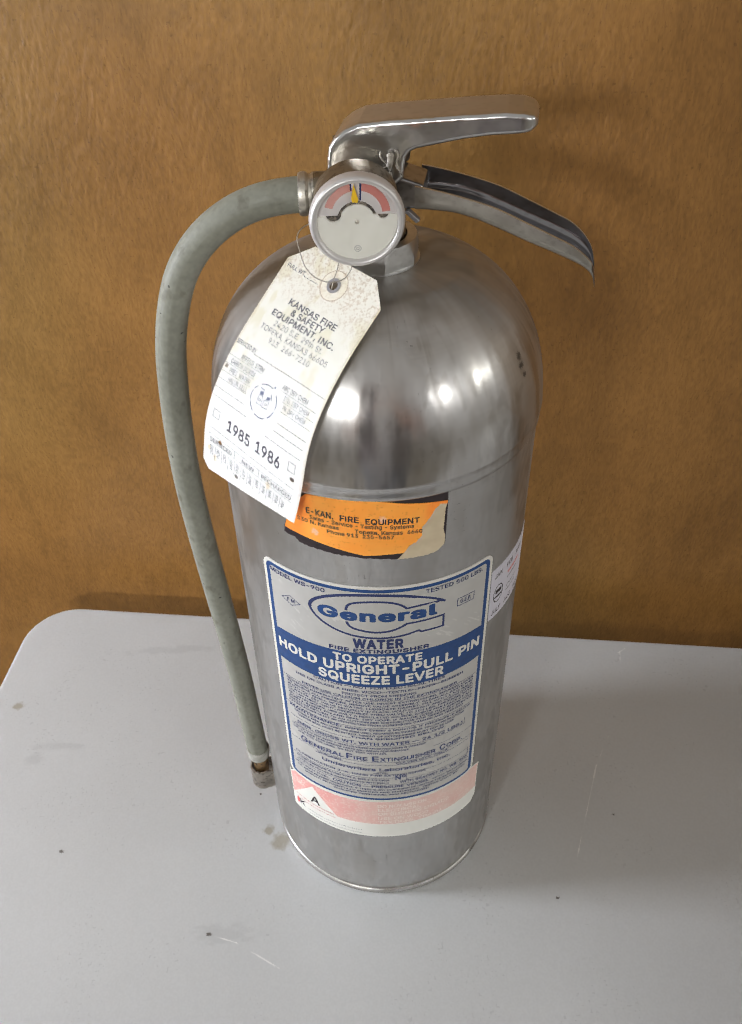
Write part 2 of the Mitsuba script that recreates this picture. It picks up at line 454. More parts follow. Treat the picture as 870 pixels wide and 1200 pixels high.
def plate_color(p, n, uv):
    ang = dr.atan2(p.x, -p.y)
    g = 0.47 + 0.05 * (fbm(ang * 14, p.z * 160, 2.0, octaves=4) - 0.5)
    c = mi.Color3f(g, g * 0.985, g * 0.94)
    sc = smoothstep(0.74, 0.80, noise(ang * 60 + p.z * 700, p.z * 120 - ang * 9, 3.0)) * smoothstep(0.55, 0.75, fbm(ang * 5, p.z * 60, 6.0))
    return mix(c, mi.Color3f(0.62, 0.61, 0.58), sc * 0.5)


plain('mat_plate', proc(plate_color), 0.42, 0.15)
plain('mat_plate_edge', (0.62, 0.61, 0.57), 0.45)
plain('mat_blue', proc(lambda p, n, uv: mi.Color3f(0.010, 0.048, 0.165) * (0.85 + 0.4 * fbm(p.x * 300, p.y * 300, p.z * 300))), 0.4)
plain('mat_navy', (0.020, 0.032, 0.110), 0.45)
plain('mat_fine', (0.022, 0.038, 0.135), 0.45)
plain('mat_black_print', (0.022, 0.018, 0.022), 0.5)
plain('mat_black_sticker', proc(lambda p, n, uv: mi.Color3f(0.020, 0.013, 0.015) * (0.7 + 0.9 * fbm(p.x * 200, p.y * 200, p.z * 200))), 0.45)


def orange_color(p, n, uv):
    s = dr.atan2(p.x, -p.y) * 88.9; z = p.z * 1000
    c = mix((0.98, 0.33, 0.035), (0.98, 0.42, 0.075), fbm(s * 0.06, z * 0.1, 2.0))
    edge = 1 - smoothstep(2.0, 9.0, s + 47 - (z - 388) * 0.2)
    c = mix(c, mi.Color3f(0.97, 0.24, 0.03), dr.maximum(edge, smoothstep(17, 24, s)) * 0.7)
    c = mix(c, c * 0.72, smoothstep(0.66, 0.80, fbm(s * 0.7, z * 0.7, 4.0, octaves=4)) * 0.7)
    for a, b, r in ((-2, 393.5, 2.4), (-37, 381, 2.6)):
        d = dr.sqrt(dr.square(s - a) + dr.square(z - b)) + 1.6 * (noise(s * 1.2, z * 1.2) - 0.5)
        c = mix(c, mi.Color3f(0.80, 0.62, 0.50), (1 - smoothstep(r * 0.5, r, d)) * 0.5)
    return c


plain('mat_orange', proc(orange_color), 0.45)
plain('mat_torn_paper', proc(lambda p, n, uv: mix((0.46, 0.37, 0.24), (0.62, 0.53, 0.38), fbm(p.x * 160, p.y * 160, p.z * 160, octaves=4))), 0.8)


def pink_color(p, n, uv):
    s = dr.atan2(p.x, -p.y) * 88.9; z = p.z * 1000
    f = smoothstep(-60, 10, s) * 0.75 + 0.5 * (fbm(s * 0.12, z * 0.16, 1.0, octaves=4) - 0.5)
    c = mix((0.72, 0.33, 0.30), (0.70, 0.545, 0.48), f)
    return mix(c, mi.Color3f(0.74, 0.60, 0.54), smoothstep(0.52, 0.72, fbm(s * 0.8, z * 0.8, 3.0)) * 0.5)


plain('mat_pink', proc(pink_color), 0.5)
plain('mat_red_sticker', (0.72, 0.72, 0.67), 0.5)
plain('mat_pale_print', (0.76, 0.66, 0.60), 0.5)
plain('mat_red_print', (0.62, 0.10, 0.10), 0.5)
plain('mat_grey_print', (0.36, 0.36, 0.37), 0.5)
plain('mat_lilac_sticker', (0.55, 0.54, 0.60), 0.45)


def tag_color(p, n, uv):
    a, l = uv.x, -uv.y
    f = fbm(a * 0.07, l * 0.07, 2.0, octaves=4)
    c = mix((0.80, 0.795, 0.72), (0.86, 0.865, 0.855), smoothstep(38, 80, l + 20 * (f - 0.5)))
    top = 1 - smoothstep(12, 34, l + 16 * (fbm(a * 0.12, l * 0.12, 5.0) - 0.5))
    spots = smoothstep(0.42, 0.78, fbm(a * 1.1, l * 1.1, 3.0, octaves=4))
    c = mix(c, c * mi.Color3f(0.58, 0.45, 0.34), top * (0.14 + 0.46 * spots))
    c = mix(c, c * mi.Color3f(0.90, 0.86, 0.72), smoothstep(0.58, 0.74, fbm(a * 0.16 + 7, l * 0.10, 8.0)) * 0.6 * (1 - smoothstep(70, 90, l)))
    ring = dr.sqrt(dr.square(a - 1.5) + dr.square(l - 11.5))
    c = mix(c, mi.Color3f(0.78, 0.73, 0.60), (1 - smoothstep(7.0, 7.3, ring)) * 0.45)
    c = mix(c, mi.Color3f(0.40, 0.30, 0.20), (1 - smoothstep(0.12, 0.4, dr.abs(ring - 7.3))) * 0.65)
    edge = smoothstep(28.2, 30.4, dr.abs(a) + 0.8 * (noise(l * 0.7, a) - 0.5))
    c = mix(c, c * mi.Color3f(0.75, 0.62, 0.44), edge * 0.45)
    for x, y, r in ((-23, 121, 1.6), (11, 117.5, 1.8), (-27, 116, 1.2)):
        d = dr.sqrt(dr.square(a - x) + dr.square((l - y) * 0.6)) + 1.2 * (noise(a * 2, l * 2) - 0.5)
        c = mix(c, c * mi.Color3f(0.90, 0.66, 0.32), (1 - smoothstep(r * 0.4, r, d)) * 0.6)
    return c


plain('mat_tag', proc(tag_color), 0.7, spec=0.3)
plain('mat_tag_print', (0.10, 0.10, 0.12), 0.6)
plain('mat_tag_bold', (0.05, 0.05, 0.07), 0.6)
plain('mat_tag_thin', (0.13, 0.13, 0.14), 0.6)
plain('mat_tag_blue', (0.10, 0.12, 0.22), 0.6)
plain('mat_eyelet', (0.42, 0.42, 0.44), 0.4, 0.7)
plain('mat_wire', (0.40, 0.37, 0.33), 0.35, 0.8)
plain('mat_dial', proc(lambda p, n, uv: mix((0.72, 0.72, 0.65), (0.77, 0.77, 0.71), fbm(p.x * 150, p.y * 150, p.z * 150, octaves=4))), 0.45)
plain('mat_dial_upper', (0.60, 0.575, 0.565), 0.5)
plain('mat_dial_red', proc(lambda p, n, uv: mix((0.56, 0.21, 0.18), (0.62, 0.32, 0.28), smoothstep(-0.004, -0.018, p.x) + 0.4 * (fbm(p.x * 800, p.y * 800, p.z * 800) - 0.5))), 0.5)
plain('mat_dial_dark', proc(lambda p, n, uv: mix((0.05, 0.045, 0.04), (0.22, 0.19, 0.15), smoothstep(0.4, 0.7, fbm(p.x * 700, p.y * 700, p.z * 700)))), 0.5)
plain('mat_yellow', (0.80, 0.52, 0.02), 0.45)
plain('mat_bezel', (0.60, 0.585, 0.575), 0.42, 0.55)
scene['mat_gauge_glass'] = {'type': 'thindielectric', 'int_ior': 1.5}
plain('mat_seal', proc(lambda p, n, uv: mix((0.14, 0.12, 0.10), (0.42, 0.39, 0.33), fbm(p.x * 400, p.y * 400, p.z * 400))), 0.6)

# ------------------------------------------------------------------ setting: wall, floor
tx = np.array([CY, SY, 0]); ty = np.array([-SY, CY, 0])
YB, XL, GAP = 0.18987, -0.3797, 0.045


def frame_box(u0_, u1_, v0, v1, z0, z1):
    m = trimesh.creation.box([u1_ - u0_, v1 - v0, z1 - z0])
    v = m.vertices + [(u0_ + u1_) / 2, (v0 + v1) / 2, (z0 + z1) / 2]
    return tri(v[:, :1] * tx + v[:, 1:2] * ty + np.array([0, 0, 1]) * v[:, 2:], m.faces)


add('wall', frame_box(-3.0, 3.0, YB + GAP, YB + GAP + 0.02, -0.74, 1.9), 'mat_wood', kind='structure', label='brown plywood panelling standing behind the table')
add('floor', frame_box(-7, 7, -9, YB + GAP + 0.02, -0.76, -0.742), 'mat_floor', kind='structure', label='dull brown floor under the table')

# ------------------------------------------------------------------ folding table
labels['folding_table'] = {'label': 'light grey plastic folding table with a rounded corner, under the extinguisher', 'category': 'table'}


def rrect(inset, rad=0.05, seg=14):
    u0_, u1_, v0, v1 = XL + inset, 1.45 - inset, -0.57 + inset, YB - inset
    r_ = max(rad - inset, 0.002)
    pts = []
    for cx, cy, a0 in ((u1_ - r_, v1 - r_, 0), (u0_ + r_, v1 - r_, 90), (u0_ + r_, v0 + r_, 180), (u1_ - r_, v0 + r_, 270)):
        for k in range(seg + 1):
            a = math.radians(a0 + 90 * k / seg)
            pts.append((cx + r_ * math.cos(a), cy + r_ * math.sin(a)))
    return np.array(pts)


rows = []
for k in range(7):
    a = math.pi / 2 * k / 6
    rows.append((0.005 * (1 - math.sin(a)), -0.005 + 0.005 * math.cos(a)))
rows = rows[::-1]              # outermost first? keep from bottom up
prof = [(0.012, -0.042), (0.003, -0.042), (0.0, -0.039), (0.0, -0.006)] + [(0.005 * (1 - math.cos(math.pi / 2 * k / 6)), -0.005 + 0.005 * math.sin(math.pi / 2 * k / 6)) for k in range(7)]
vs = []
for ins, z in prof:
    q = rrect(ins)
    vs.append(q[:, :1] * tx + q[:, 1:2] * ty + np.array([0, 0, z]))
k = len(vs[0]); V = np.vstack(vs); F = []
for i in range(len(prof) - 1):
    for j in range(k):
        a, b = i * k + j, i * k + (j + 1) % k
        F += [(a, b, b + k), (a, b + k, a + k)]
cen = len(V); V = np.vstack([V, V[-k:].mean(0), V[:k].mean(0)])
F += [(cen, (len(prof) - 1) * k + j, (len(prof) - 1) * k + (j + 1) % k) for j in range(k)] + [(cen + 1, (j + 1) % k, j) for j in range(k)]
add('folding_table__top', tri(V, F), 'mat_table', smooth=30)
for i, u_ in enumerate((XL + 0.28, 1.45 - 0.28)):
    pts = [(u_, -0.49, -0.043), (u_, -0.49, -0.72), (u_, -0.47, -0.728), (u_, 0.09, -0.728), (u_, 0.11, -0.72), (u_, 0.11, -0.043)]
    P = np.array([p[0] * tx + p[1] * ty + np.array([0, 0, p[2]]) for p in pts])
    add('folding_table__leg' + ('' if i == 0 else '_001'), sweep(P, 0.0125, 12, upv=tx), 'mat_leg', smooth=40)

# ------------------------------------------------------------------ fire extinguisher
X = 'fire_extinguisher'
labels[X] = {'label': 'old stainless steel water fire extinguisher with grey hose, standing on the grey table', 'category': 'fire extinguisher'}
prof = [(0.0, 0.0012), (0.080, 0.0012), (0.0845, 0.0)]
prof += [(0.0866 + 0.0021 * math.cos(a), 0.0030 + 0.0028 * math.sin(a)) for a in np.linspace(-1.5, 1.35, 8)]
prof += [(0.0868, 0.0066), (0.0872, 0.0085), (0.0884, 0.0105), (R, 0.013)]
prof += [(R, z) for z in np.linspace(0.03, 0.40, 20)]
prof += [(R, 0.4040), (R + 0.0002, 0.4048), (R + 0.0008, 0.4056), (R + 0.0011, 0.4066), (R + 0.0011, 0.4082), (R + 0.0010, 0.4100), (R + 0.0011, 0.4118), (R + 0.0015, 0.4130), (R + 0.0016, 0.4138), (R + 0.0015, 0.4148)]
for a in np.linspace(0.05, 1.0, 60):
    t = a * math.pi / 2
    rr, zz = 0.0906 * math.cos(t) ** (2 / 2.5), 0.403 + 0.0915 * math.sin(t) ** (2 / 2.5)
    if zz < 0.4165:
        continue
    if rr < 0.019:
        break
    if rr < 0.045:
        zz = 0.48785 + (zz - 0.48785) * 0.35
    prof.append((rr, zz))
prof += [(0.0185, prof[-1][1] + 0.0003), (0.0182, 0.4985), (0.0, 0.4985)]
add(X + '__tank', lathe(prof, 192), 'mat_steel', smooth=40)

# collar nut: octagonal with a flange
nut = m3.Manifold.cylinder(0.0150, 0.0228, 0.0228, 8).rotate([0, 0, 10]).translate([0, 0, 0.4870])
nut = nut ^ (m3.Manifold.cylinder(0.019, 0.0250, 0.0205, 64).translate([0, 0, 0.4855]))
nut = nut + m3.Manifold.cylinder(0.0042, 0.0232, 0.0228, 64).translate([0, 0, 0.4862])
nut = nut - m3.Manifold.cylinder(0.03, 0.0165, 0.0165, 48).translate([0, 0, 0.4945])
add(X + '__collar_nut', to_tri(nut), 'mat_nut', smooth=30)

# valve body
vb = m3.Manifold.cylinder(0.020, 0.0155, 0.0155, 48).translate([0, 0, 0.4945])
vb += m3.Manifold.hull(m3.Manifold.cube([0.030, 0.018, 0.026], True).translate([-0.003, 0, 0.522]) + m3.Manifold.cube([0.024, 0.023, 0.022], True).translate([-0.003, 0, 0.522]))
vb += m3.Manifold.cylinder(0.014, 0.010, 0.010, 32).rotate([0, -90, 0]).translate([-0.014, 0, 0.5225])
vb += m3.Manifold.cylinder(0.020, 0.009, 0.009, 32).rotate([90, 0, 0]).translate([-0.009, -0.006, 0.5255])
vb += m3.Manifold.cube([0.030, 0.021, 0.014], True).translate([-0.003, 0, 0.5385])
add(X + '__valve_body', to_tri(vb), 'mat_brass_dirty', smooth=30)

# carrying handle: an inverted channel with rounded edges and nose
HEAD_TURN = -12.0           # the handle and lever point a little towards the viewer


def turned(m):
    a = math.radians(HEAD_TURN); c, q = math.cos(a), math.sin(a)
    v = m.vertices
    return tri(np.stack([v[:, 0] * c - v[:, 1] * q, v[:, 0] * q + v[:, 1] * c, v[:, 2]], 1), m.faces)


outline = Polygon([(-18.6, 530.5), (-19.0, 537), (-18.8, 542), (-17.9, 547), (-15.2, 551.2), (-10.6, 554.9), (-4.6, 557.6), (6, 559.0), (29, 561.1), (44, 562.5), (60, 563.6), (67, 563.4), (71.5, 562.4), (73.6, 560.2), (73.4, 557.2), (70.5, 555.4), (64, 554.6),
                   (54, 553.8), (42, 551.9), (30, 549.2), (21.5, 547.2), (18.8, 545.8), (17.0, 543.2), (16.4, 539.5), (15.8, 534.0), (12, 530.5)])
outline = outline.buffer(1.2).buffer(-2.4).buffer(1.2)
plan = box(-40, -14, 74.5, 14).buffer(-8.5).buffer(8.5, 16).union(box(-40, -14, 0, 14))


def section(p):
    return m3.CrossSection([np.array(p.exterior.coords)[:-1][:: 1 if shapely.is_ccw(p.exterior) else -1]])


RH = 2.3
side_ = m3.Manifold.extrude(section(outline.buffer(-RH)), 28).rotate([90, 0, 0]).translate([0, 14, 0])
h = side_ ^ m3.Manifold.extrude(section(plan.buffer(-RH)), 80).translate([0, 0, 500])
h = h.minkowski_sum(m3.Manifold.sphere(RH, 20)).scale([MM, MM, MM])
cav = Polygon([(-16.4, 520), (-16.4, 543), (-13, 549), (-4, 554.8), (6, 556.2), (60, 560.6), (66, 560.4), (68, 520)])
cs = m3.CrossSection([np.array(cav.exterior.coords)[:-1][:: 1 if shapely.is_ccw(cav.exterior) else -1]])
h = h - m3.Manifold.extrude(cs, 22.4).rotate([90, 0, 0]).translate([0, 11.2, 0]).scale([MM, MM, MM])
add(X + '__carry_handle', turned(to_tri(h)), 'mat_chrome', smooth=35)
riv = cat([placed(trimesh.creation.torus(0.0022, 0.0006, 32, 12), (-0.0124, -0.0146, 0.5372), '-y'), placed(lathe([(0.0, 0.0012), (0.0009, 0.0010), (0.0010, 0)][::-1], 20), (-0.0124, -0.0140, 0.5372), '-y')])
add(X + '__carry_handle__rivet', turned(riv), 'mat_eyelet', smooth=40)

# squeeze lever: an open-topped trough that bends down to a nose
LV = np.array([  # along, rim z, bottom z, half width, y shift
    (21.5, 530.9, 518.9, 14.2, 0), (25, 530.4, 518.9, 14.2, 0), (31, 529.3, 518.7, 14.2, 0), (38, 527.8, 518.2, 14.2, 0), (47.6, 525.4, 516.0, 14.2, 0), (58, 522.3, 512.2, 14.2, 0), (73, 515.8, 506.0, 14.2, 0), (87, 509.4, 500.4, 14.0, 0),
    (93, 506.6, 497.8, 13.8, 0), (98.5, 502.8, 495.0, 13.0, 0), (102, 499.4, 492.4, 11.8, 0), (104.6, 496.0, 489.4, 10.2, 0), (106.2, 492.0, 486.2, 7.8, 0), (107.2, 487.4, 483.0, 5.2, 0), (108.0, 481.8, 479.6, 2.6, 0)])
from scipy.interpolate import PchipInterpolator
par = np.concatenate([[0], np.cumsum(np.hypot(np.diff(LV[:, 0]), np.diff(LV[:, 1])))])
ST = PchipInterpolator(par, LV)(np.linspace(0, par[-1], 60))


def trough(x, zr, zb, w, ys, th=1.5):
    r_ = min(5.0, w * 0.6, (zr - zb) * 0.75)
    out = [(-w, zr)] + [(-w + r_ - r_ * math.cos(a), zb + r_ - r_ * math.sin(a)) for a in np.linspace(0, math.pi / 2, 7)]
    out += [(-x_, y_) for x_, y_ in out[::-1]]
    wi, zbi = max(w - th, w * 0.3), min(zb + th, zr - 0.2); ri = max(min(r_ - th, wi * 0.6), 0.3)
    ri = min(ri, (zr - zbi) * 0.9)
    inn = [(-wi, zr)] + [(-wi + ri - ri * math.cos(a), zbi + ri - ri * math.sin(a)) for a in np.linspace(0, math.pi / 2, 7)]
    inn += [(-x_, y_) for x_, y_ in inn[::-1]]
    ring = out + inn[::-1]
    return np.array([(x, y_ + ys, z_) for y_, z_ in ring]) * MM


rings = [trough(*s) for s in ST]
k = len(rings[0]); V = np.vstack(rings); F = []
for i in range(len(rings) - 1):
    for j in range(k):
        a, b = i * k + j, i * k + (j + 1) % k
        F += [(a, b, b + k), (a, b + k, a + k)]
half = k // 2
for base_, flip in ((0, False), ((len(rings) - 1) * k, True)):
    for j in range(half - 1):
        a, b, c, d = base_ + j, base_ + j + 1, base_ + k - 2 - j, base_ + k - 1 - j
        q = [(a, b, c), (a, c, d)]
        F += q if flip else [t_[::-1] for t_ in q]
lever = tri(V, F)
fn_ = lever.face_normals; cen_ = lever.triangles_center
flank = (fn_[:, 1] < -0.75) & (np.arange(len(F)) // (2 * k) < 56) & (np.array(F).min(1) % k < 6) & (np.arange(len(F)) < 2 * k * (len(rings) - 1))
V = turned(lever).vertices
quad = np.arange(len(F)) // 2 % k
rim = ((quad == half - 1) | (quad == k - 1)) & (np.arange(len(F)) < 2 * k * (len(rings) - 1))
add(X + '__squeeze_lever__bright_rim', tri(V, lever.faces[rim & ~flank]), 'mat_rim', smooth=40, label='bright worn rim along both edges of the lever')
add(X + '__squeeze_lever', tri(V, lever.faces[~flank & ~rim]), 'mat_lever', smooth=40)
add(X + '__squeeze_lever__worn_flank', tri(V, lever.faces[flank]), 'mat_patina', smooth=40, label='dull yellowish worn front flank of the lever')
root = rounded(Polygon([(-4, 537), (4, 536.2), (15, 533.2), (25, 530.2), (25, 519.2), (15, 518.6), (2, 517.5), (-4, 518)]), -10.5, 10.5, 1.5, 12)
add(X + '__squeeze_lever__lever_root', turned(to_tri(root)), 'mat_chrome_dark', smooth=35)
pin = rounded(Polygon([(16.2, 518.6), (18.7, 519.1), (24.2, 514.2), (22.2, 513.0)]), -13, -9, 0.6, 10)
add(X + '__pull_pin', turned(to_tri(pin)), 'mat_eyelet', smooth=35)
# what is left of the seal
bits = []
for pts, rad in (([(4.2, -14.6, 545.5), (5.4, -15.4, 542.0), (7.6, -15.6, 540.2), (8.4, -15.9, 537.6)], 0.42), ([(2.5, -14.8, 536.4), (5.0, -15.8, 538.4), (8.0, -15.8, 539.6)], 0.35),
                 ([(8.6, -15.8, 545.6), (8.8, -16.2, 542.0), (8.2, -16.0, 539.5)], 1.5), ([(8.0, -16.2, 536.8), (9.0, -16.4, 535.2), (8.2, -15.8, 533.4), (7.6, -15.2, 531.5)], 0.9),
                 ([(10.5, -15.4, 546.8), (12.2, -15.2, 545.0), (11.6, -15.0, 542.0), (13.0, -15.0, 538.5)], 0.5), ([(11, -14.9, 540), (13, -15.6, 537.5), (14.5, -15.2, 535.2)], 0.45)):
    c = spline(np.array(pts) * MM, 24)
    rr = rad * MM * (0.75 + 0.5 * meshkit.noise(c * 900, 3)); rr[0] *= 0.4; rr[-1] *= 0.4
    bits.append(sweep(c, rr, 10))
add(X + '__broken_seal', turned(placed(cat(bits), (0.0018, 0, 0.0008))), 'mat_seal', smooth=50, label='crumpled pale remains of a wire seal on the handle')

# ------------------------------------------------------------------ gauge
G0 = np.array([-0.0092, -0.0500, 0.5285])
GT = 0.05


def gpoint(v2, off):
    """Dial plane (x right, y up in mm, seen from the front), off metres towards the viewer."""
    v2 = np.asarray(v2, float)
    loc = np.stack([v2[:, 0] * MM, np.full(len(v2), -off), v2[:, 1] * MM], 1)
    c, s = math.cos(GT), math.sin(GT)
    return G0 + loc @ np.array([[1, 0, 0], [0, c, -s], [0, s, c]]).T


def gl(profile, sections=96):
    m = lathe(np.array(profile) * MM, sections)
    return placed(m, G0, '-y', GT)


labels[X + '__pressure_gauge'] = {'label': 'round white pressure gauge with red arcs and yellow needle'}
add(X + '__pressure_gauge__case', gl([(0.5, -27), (12, -27), (17.5, -24), (19.4, -21), (19.6, -7), (20.0, -5.6)]), 'mat_brass_dirty', smooth=40)
bz = [(20.0, -6.2), (20.7, -5.6), (20.9, -4.0), (20.6, -1.5), (19.9, -0.2), (19.2, 0.25), (18.3, 0.1), (17.6, -0.6), (17.3, -1.6), (17.2, -3.6)]
add(X + '__pressure_gauge__bezel', gl(bz), 'mat_bezel', smooth=50)
disc = Point(0, 0).buffer(17.4, 48)
add(X + '__pressure_gauge__dial', skin(disc, gpoint, -0.0034), 'mat_dial_dark')


def sector(cx, cy, ra, rb, a0, a1, n=28):
    A = np.radians(np.linspace(a0, a1, n))
    return Polygon([(cx + rb * math.cos(a), cy + rb * math.sin(a)) for a in A] + [(cx + ra * math.cos(a), cy + ra * math.sin(a)) for a in A[::-1]])


cover = disc.intersection(box(-20, -20, 20, 2.8)).union(Point(0, 0).buffer(7.6, 40)).difference(sector(11.3, 3.2, 0.01, 2.3, 180, 359)).difference(sector(-10, 3.6, 0.01, 3.4, 190, 350)).buffer(-0.35).buffer(0.35)
plate_up = disc.intersection(box(-20, 2.75, 20, 20)).difference(Point(0, 0.2).buffer(8.7, 40)).intersection(Point(0, 2.6).buffer(14.9, 40).union(disc))
add(X + '__pressure_gauge__upper_plate', skin(plate_up, gpoint, -0.0030), 'mat_dial_upper')
add(X + '__pressure_gauge__cover_plate', skin(cover, gpoint, -0.0022, -0.0033), 'mat_dial')
add(X + '__pressure_gauge__red_arc', skin(sector(0, 2.6, 10.9, 14.3, 99, 163), gpoint, -0.00285), 'mat_dial_red', label='faded red arc left of the needle')
add(X + '__pressure_gauge__red_arc_001', skin(sector(0, 2.6, 10.9, 14.4, 6, 81), gpoint, -0.00285), 'mat_dial_red', label='stronger red arc right of the needle')
add(X + '__pressure_gauge__tick_mark', skin(Polygon([(-2.9, 17), (-2.1, 17), (-2.0, 13.5), (-2.6, 13.5)]).intersection(disc), gpoint, -0.0028), 'mat_navy')
add(X + '__pressure_gauge__tick_mark_001', skin(Polygon([(1.3, 17), (2.1, 16.9), (1.9, 9.2), (1.2, 9.2)]).intersection(disc), gpoint, -0.0028), 'mat_navy')
ndl = Polygon([(-1.2, 16.9), (-2.3, 10.6), (-1.9, 9.2), (0.3, 8.9), (0.7, 10.2)])
add(X + '__pressure_gauge__needle', skin(ndl, gpoint, -0.0012, -0.0018), 'mat_yellow')
scr = cat([gl([(1.0, -2.3), (0.95, -1.8), (0.5, -1.5), (0.0, -1.45)], 24)])
add(X + '__pressure_gauge__screw', scr, 'mat_ferrule', smooth=40)
mark = Point(0, -12.4).buffer(1.5, 24).difference(Point(0, -12.4).buffer(1.25, 24)).union(Point(0, -12.4).buffer(0.75, 16).difference(Point(0, -12.4).buffer(0.5, 16)))
add(X + '__pressure_gauge__approval_mark', skin(mark, gpoint, -0.00212), 'mat_grey_print')
add(X + '__pressure_gauge__glass', skin(disc, gpoint, -0.0007), 'mat_gauge_glass')

# ------------------------------------------------------------------ hose
HP = np.array([(-22, 522.9), (-33.4, 522.7), (-41.5, 522.3), (-53.8, 520.6), (-69.6, 514.0), (-84.8, 502.2), (-96.5, 486.2), (-103.9, 466.6), (-108.5, 446.8), (-111.5, 420.3), (-113.2, 391.6), (-113.8, 356.0), (-112.6, 318.4),
               (-109.3, 262.5), (-103.7, 173.0), (-100.9, 97), (-100.0, 75)])
hc = spline(np.stack([HP[:, 0], 0 * HP[:, 0], HP[:, 1]], 1) * MM, 200)
from scipy.ndimage import gaussian_filter1d
hc = np.vstack([hc[:1], gaussian_filter1d(hc, 3, axis=0)[1:-1], hc[-1:]])
hc = hc[np.argmin(abs(hc[:, 0] + 0.033)):]
SIDES = 32
hm = sweep(hc, np.linspace(0.0083, 0.0081, len(hc)), SIDES, caps=False, upv=(0, 1, 0))
along = np.concatenate([[0], np.cumsum(np.linalg.norm(np.diff(hc, axis=0), axis=1))])
huv = np.stack([np.tile(np.arange(SIDES) * 2 * np.pi / SIDES, len(hc)), np.repeat(along, SIDES)], 1)
# open the seam so that uv does not wrap backwards
v = hm.vertices.reshape(len(hc), SIDES, 3); v = np.concatenate([v, v[:, :1]], 1).reshape(-1, 3)
huv = np.stack([np.tile(np.arange(SIDES + 1) * 2 * np.pi / SIDES, len(hc)), np.repeat(along, SIDES + 1)], 1)
i, j = np.meshgrid(np.arange(len(hc) - 1), np.arange(SIDES), indexing='ij'); W1 = SIDES + 1
q = np.stack([i * W1 + j, i * W1 + j + 1, (i + 1) * W1 + j + 1, (i + 1) * W1 + j], -1).reshape(-1, 4)
add(X + '__hose', (v, np.vstack([q[:, [0, 1, 2]], q[:, [0, 2, 3]]])), 'mat_hose', smooth=True, uv=huv)
fr = [(8.3, 0), (9.6, 0.3), (10.1, 1.5), (10.1, 3.6), (9.5, 4.4), (8.9, 5.0), (8.9, 6.0), (9.6, 6.8), (9.8, 8.2), (9.4, 9.4), (8.7, 10.0), (8.7, 11.0), (9.3, 11.8), (9.3, 13.4), (7, 14.0), (0.1, 14)]
fm = lathe(np.array(fr) * MM, 40)
fm.vertices[:, 2] *= -1        # along +x after the turn below
fm = tri(fm.vertices, fm.faces[:, ::-1])
add(X + '__hose__ferrule', placed(fm, (-0.0355, 0, 0.5227), '-x'), 'mat_ferrule', smooth=35, label='dented crimped metal ferrule at the valve')
nz = [(0.1, 0), (7.2, 0), (8.3, 1.0), (8.5, 2.2), (7.5, 3.2), (7.5, 3.9), (8.8, 4.6), (9.1, 6.0), (8.6, 7.1), (7.9, 7.6), (7.9, 8.2), (9.0, 8.8), (9.3, 10.2), (8.3, 11.6)]
add(X + '__hose__end_cuff', placed(lathe(np.array(nz) * MM, 40), (-0.0997, 0, 0.0642)), 'mat_cuff', smooth=40)
tip = [(0.1, 0), (3.2, 0), (3.9, 0.8), (4.2, 8), (5.6, 13), (6.0, 20), (6.0, 36), (0.1, 36)]
add(X + '__hose__nozzle', placed(lathe(np.array(tip) * MM, 32), (-0.0990, 0, 0.0290)), 'mat_brass', smooth=40, label='brass nozzle tip held by the clip')
# clip: a strap that leaves the tank and wraps the nozzle, with a ragged upper edge
cl = []
path = [(-0.0835, 0.0115)] + [(-0.0990 + 0.0085 * math.cos(a), 0.0085 * math.sin(a)) for a in np.radians(np.linspace(75, 285, 22))] + [(-0.0835, -0.0115)]
path = spline(np.array([(a, b, 0) for a, b in path]), 60)
tn = np.gradient(path, axis=0); tn /= np.linalg.norm(tn, axis=1, keepdims=True); nr = np.stack([tn[:, 1], -tn[:, 0], 0 * tn[:, 0]], 1)
top_z = 0.0515 + 0.0022 * (meshkit.noise(np.arange(60)[:, None] * np.array([[0.55, 0, 0]]), 5) - 0.5)
bot_z = 0.0290 + 0.0030 * (meshkit.noise(np.arange(60)[:, None] * np.array([[0.4, 0, 0]]), 9) - 0.5)
ringsets = []
for o, zz in ((-0.0006, bot_z), (0.0006, bot_z), (0.0006, top_z), (-0.0006, top_z)):
    q = path + nr * o; q[:, 2] = zz; ringsets.append(q)
V = np.stack(ringsets, 1).reshape(-1, 3); F = []
for i in range(59):
    for j in range(4):
        a, b = i * 4 + j, i * 4 + (j + 1) % 4
        F += [(a, b + 4, b), (a, a + 4, b + 4)]
F += [(0, 1, 2), (0, 2, 3), (236, 238, 237), (236, 239, 238)]
add(X + '__hose_clip', tri(V, F), 'mat_clip', smooth=35, label='ragged grey metal clip holding the hose end')

# ------------------------------------------------------------------ stickers on the tank


def on_tank(v2, off):
    v2 = np.asarray(v2, float); a = v2[:, 0] * MM / R; r_ = R + off
    return np.stack([r_ * np.sin(a), -r_ * np.cos(a), v2[:, 1] * MM], 1)


def rbox(x0, y0, x1, y1, r):
    return box(x0 + r, y0 + r, x1 - r, y1 - r).buffer(r, 12)


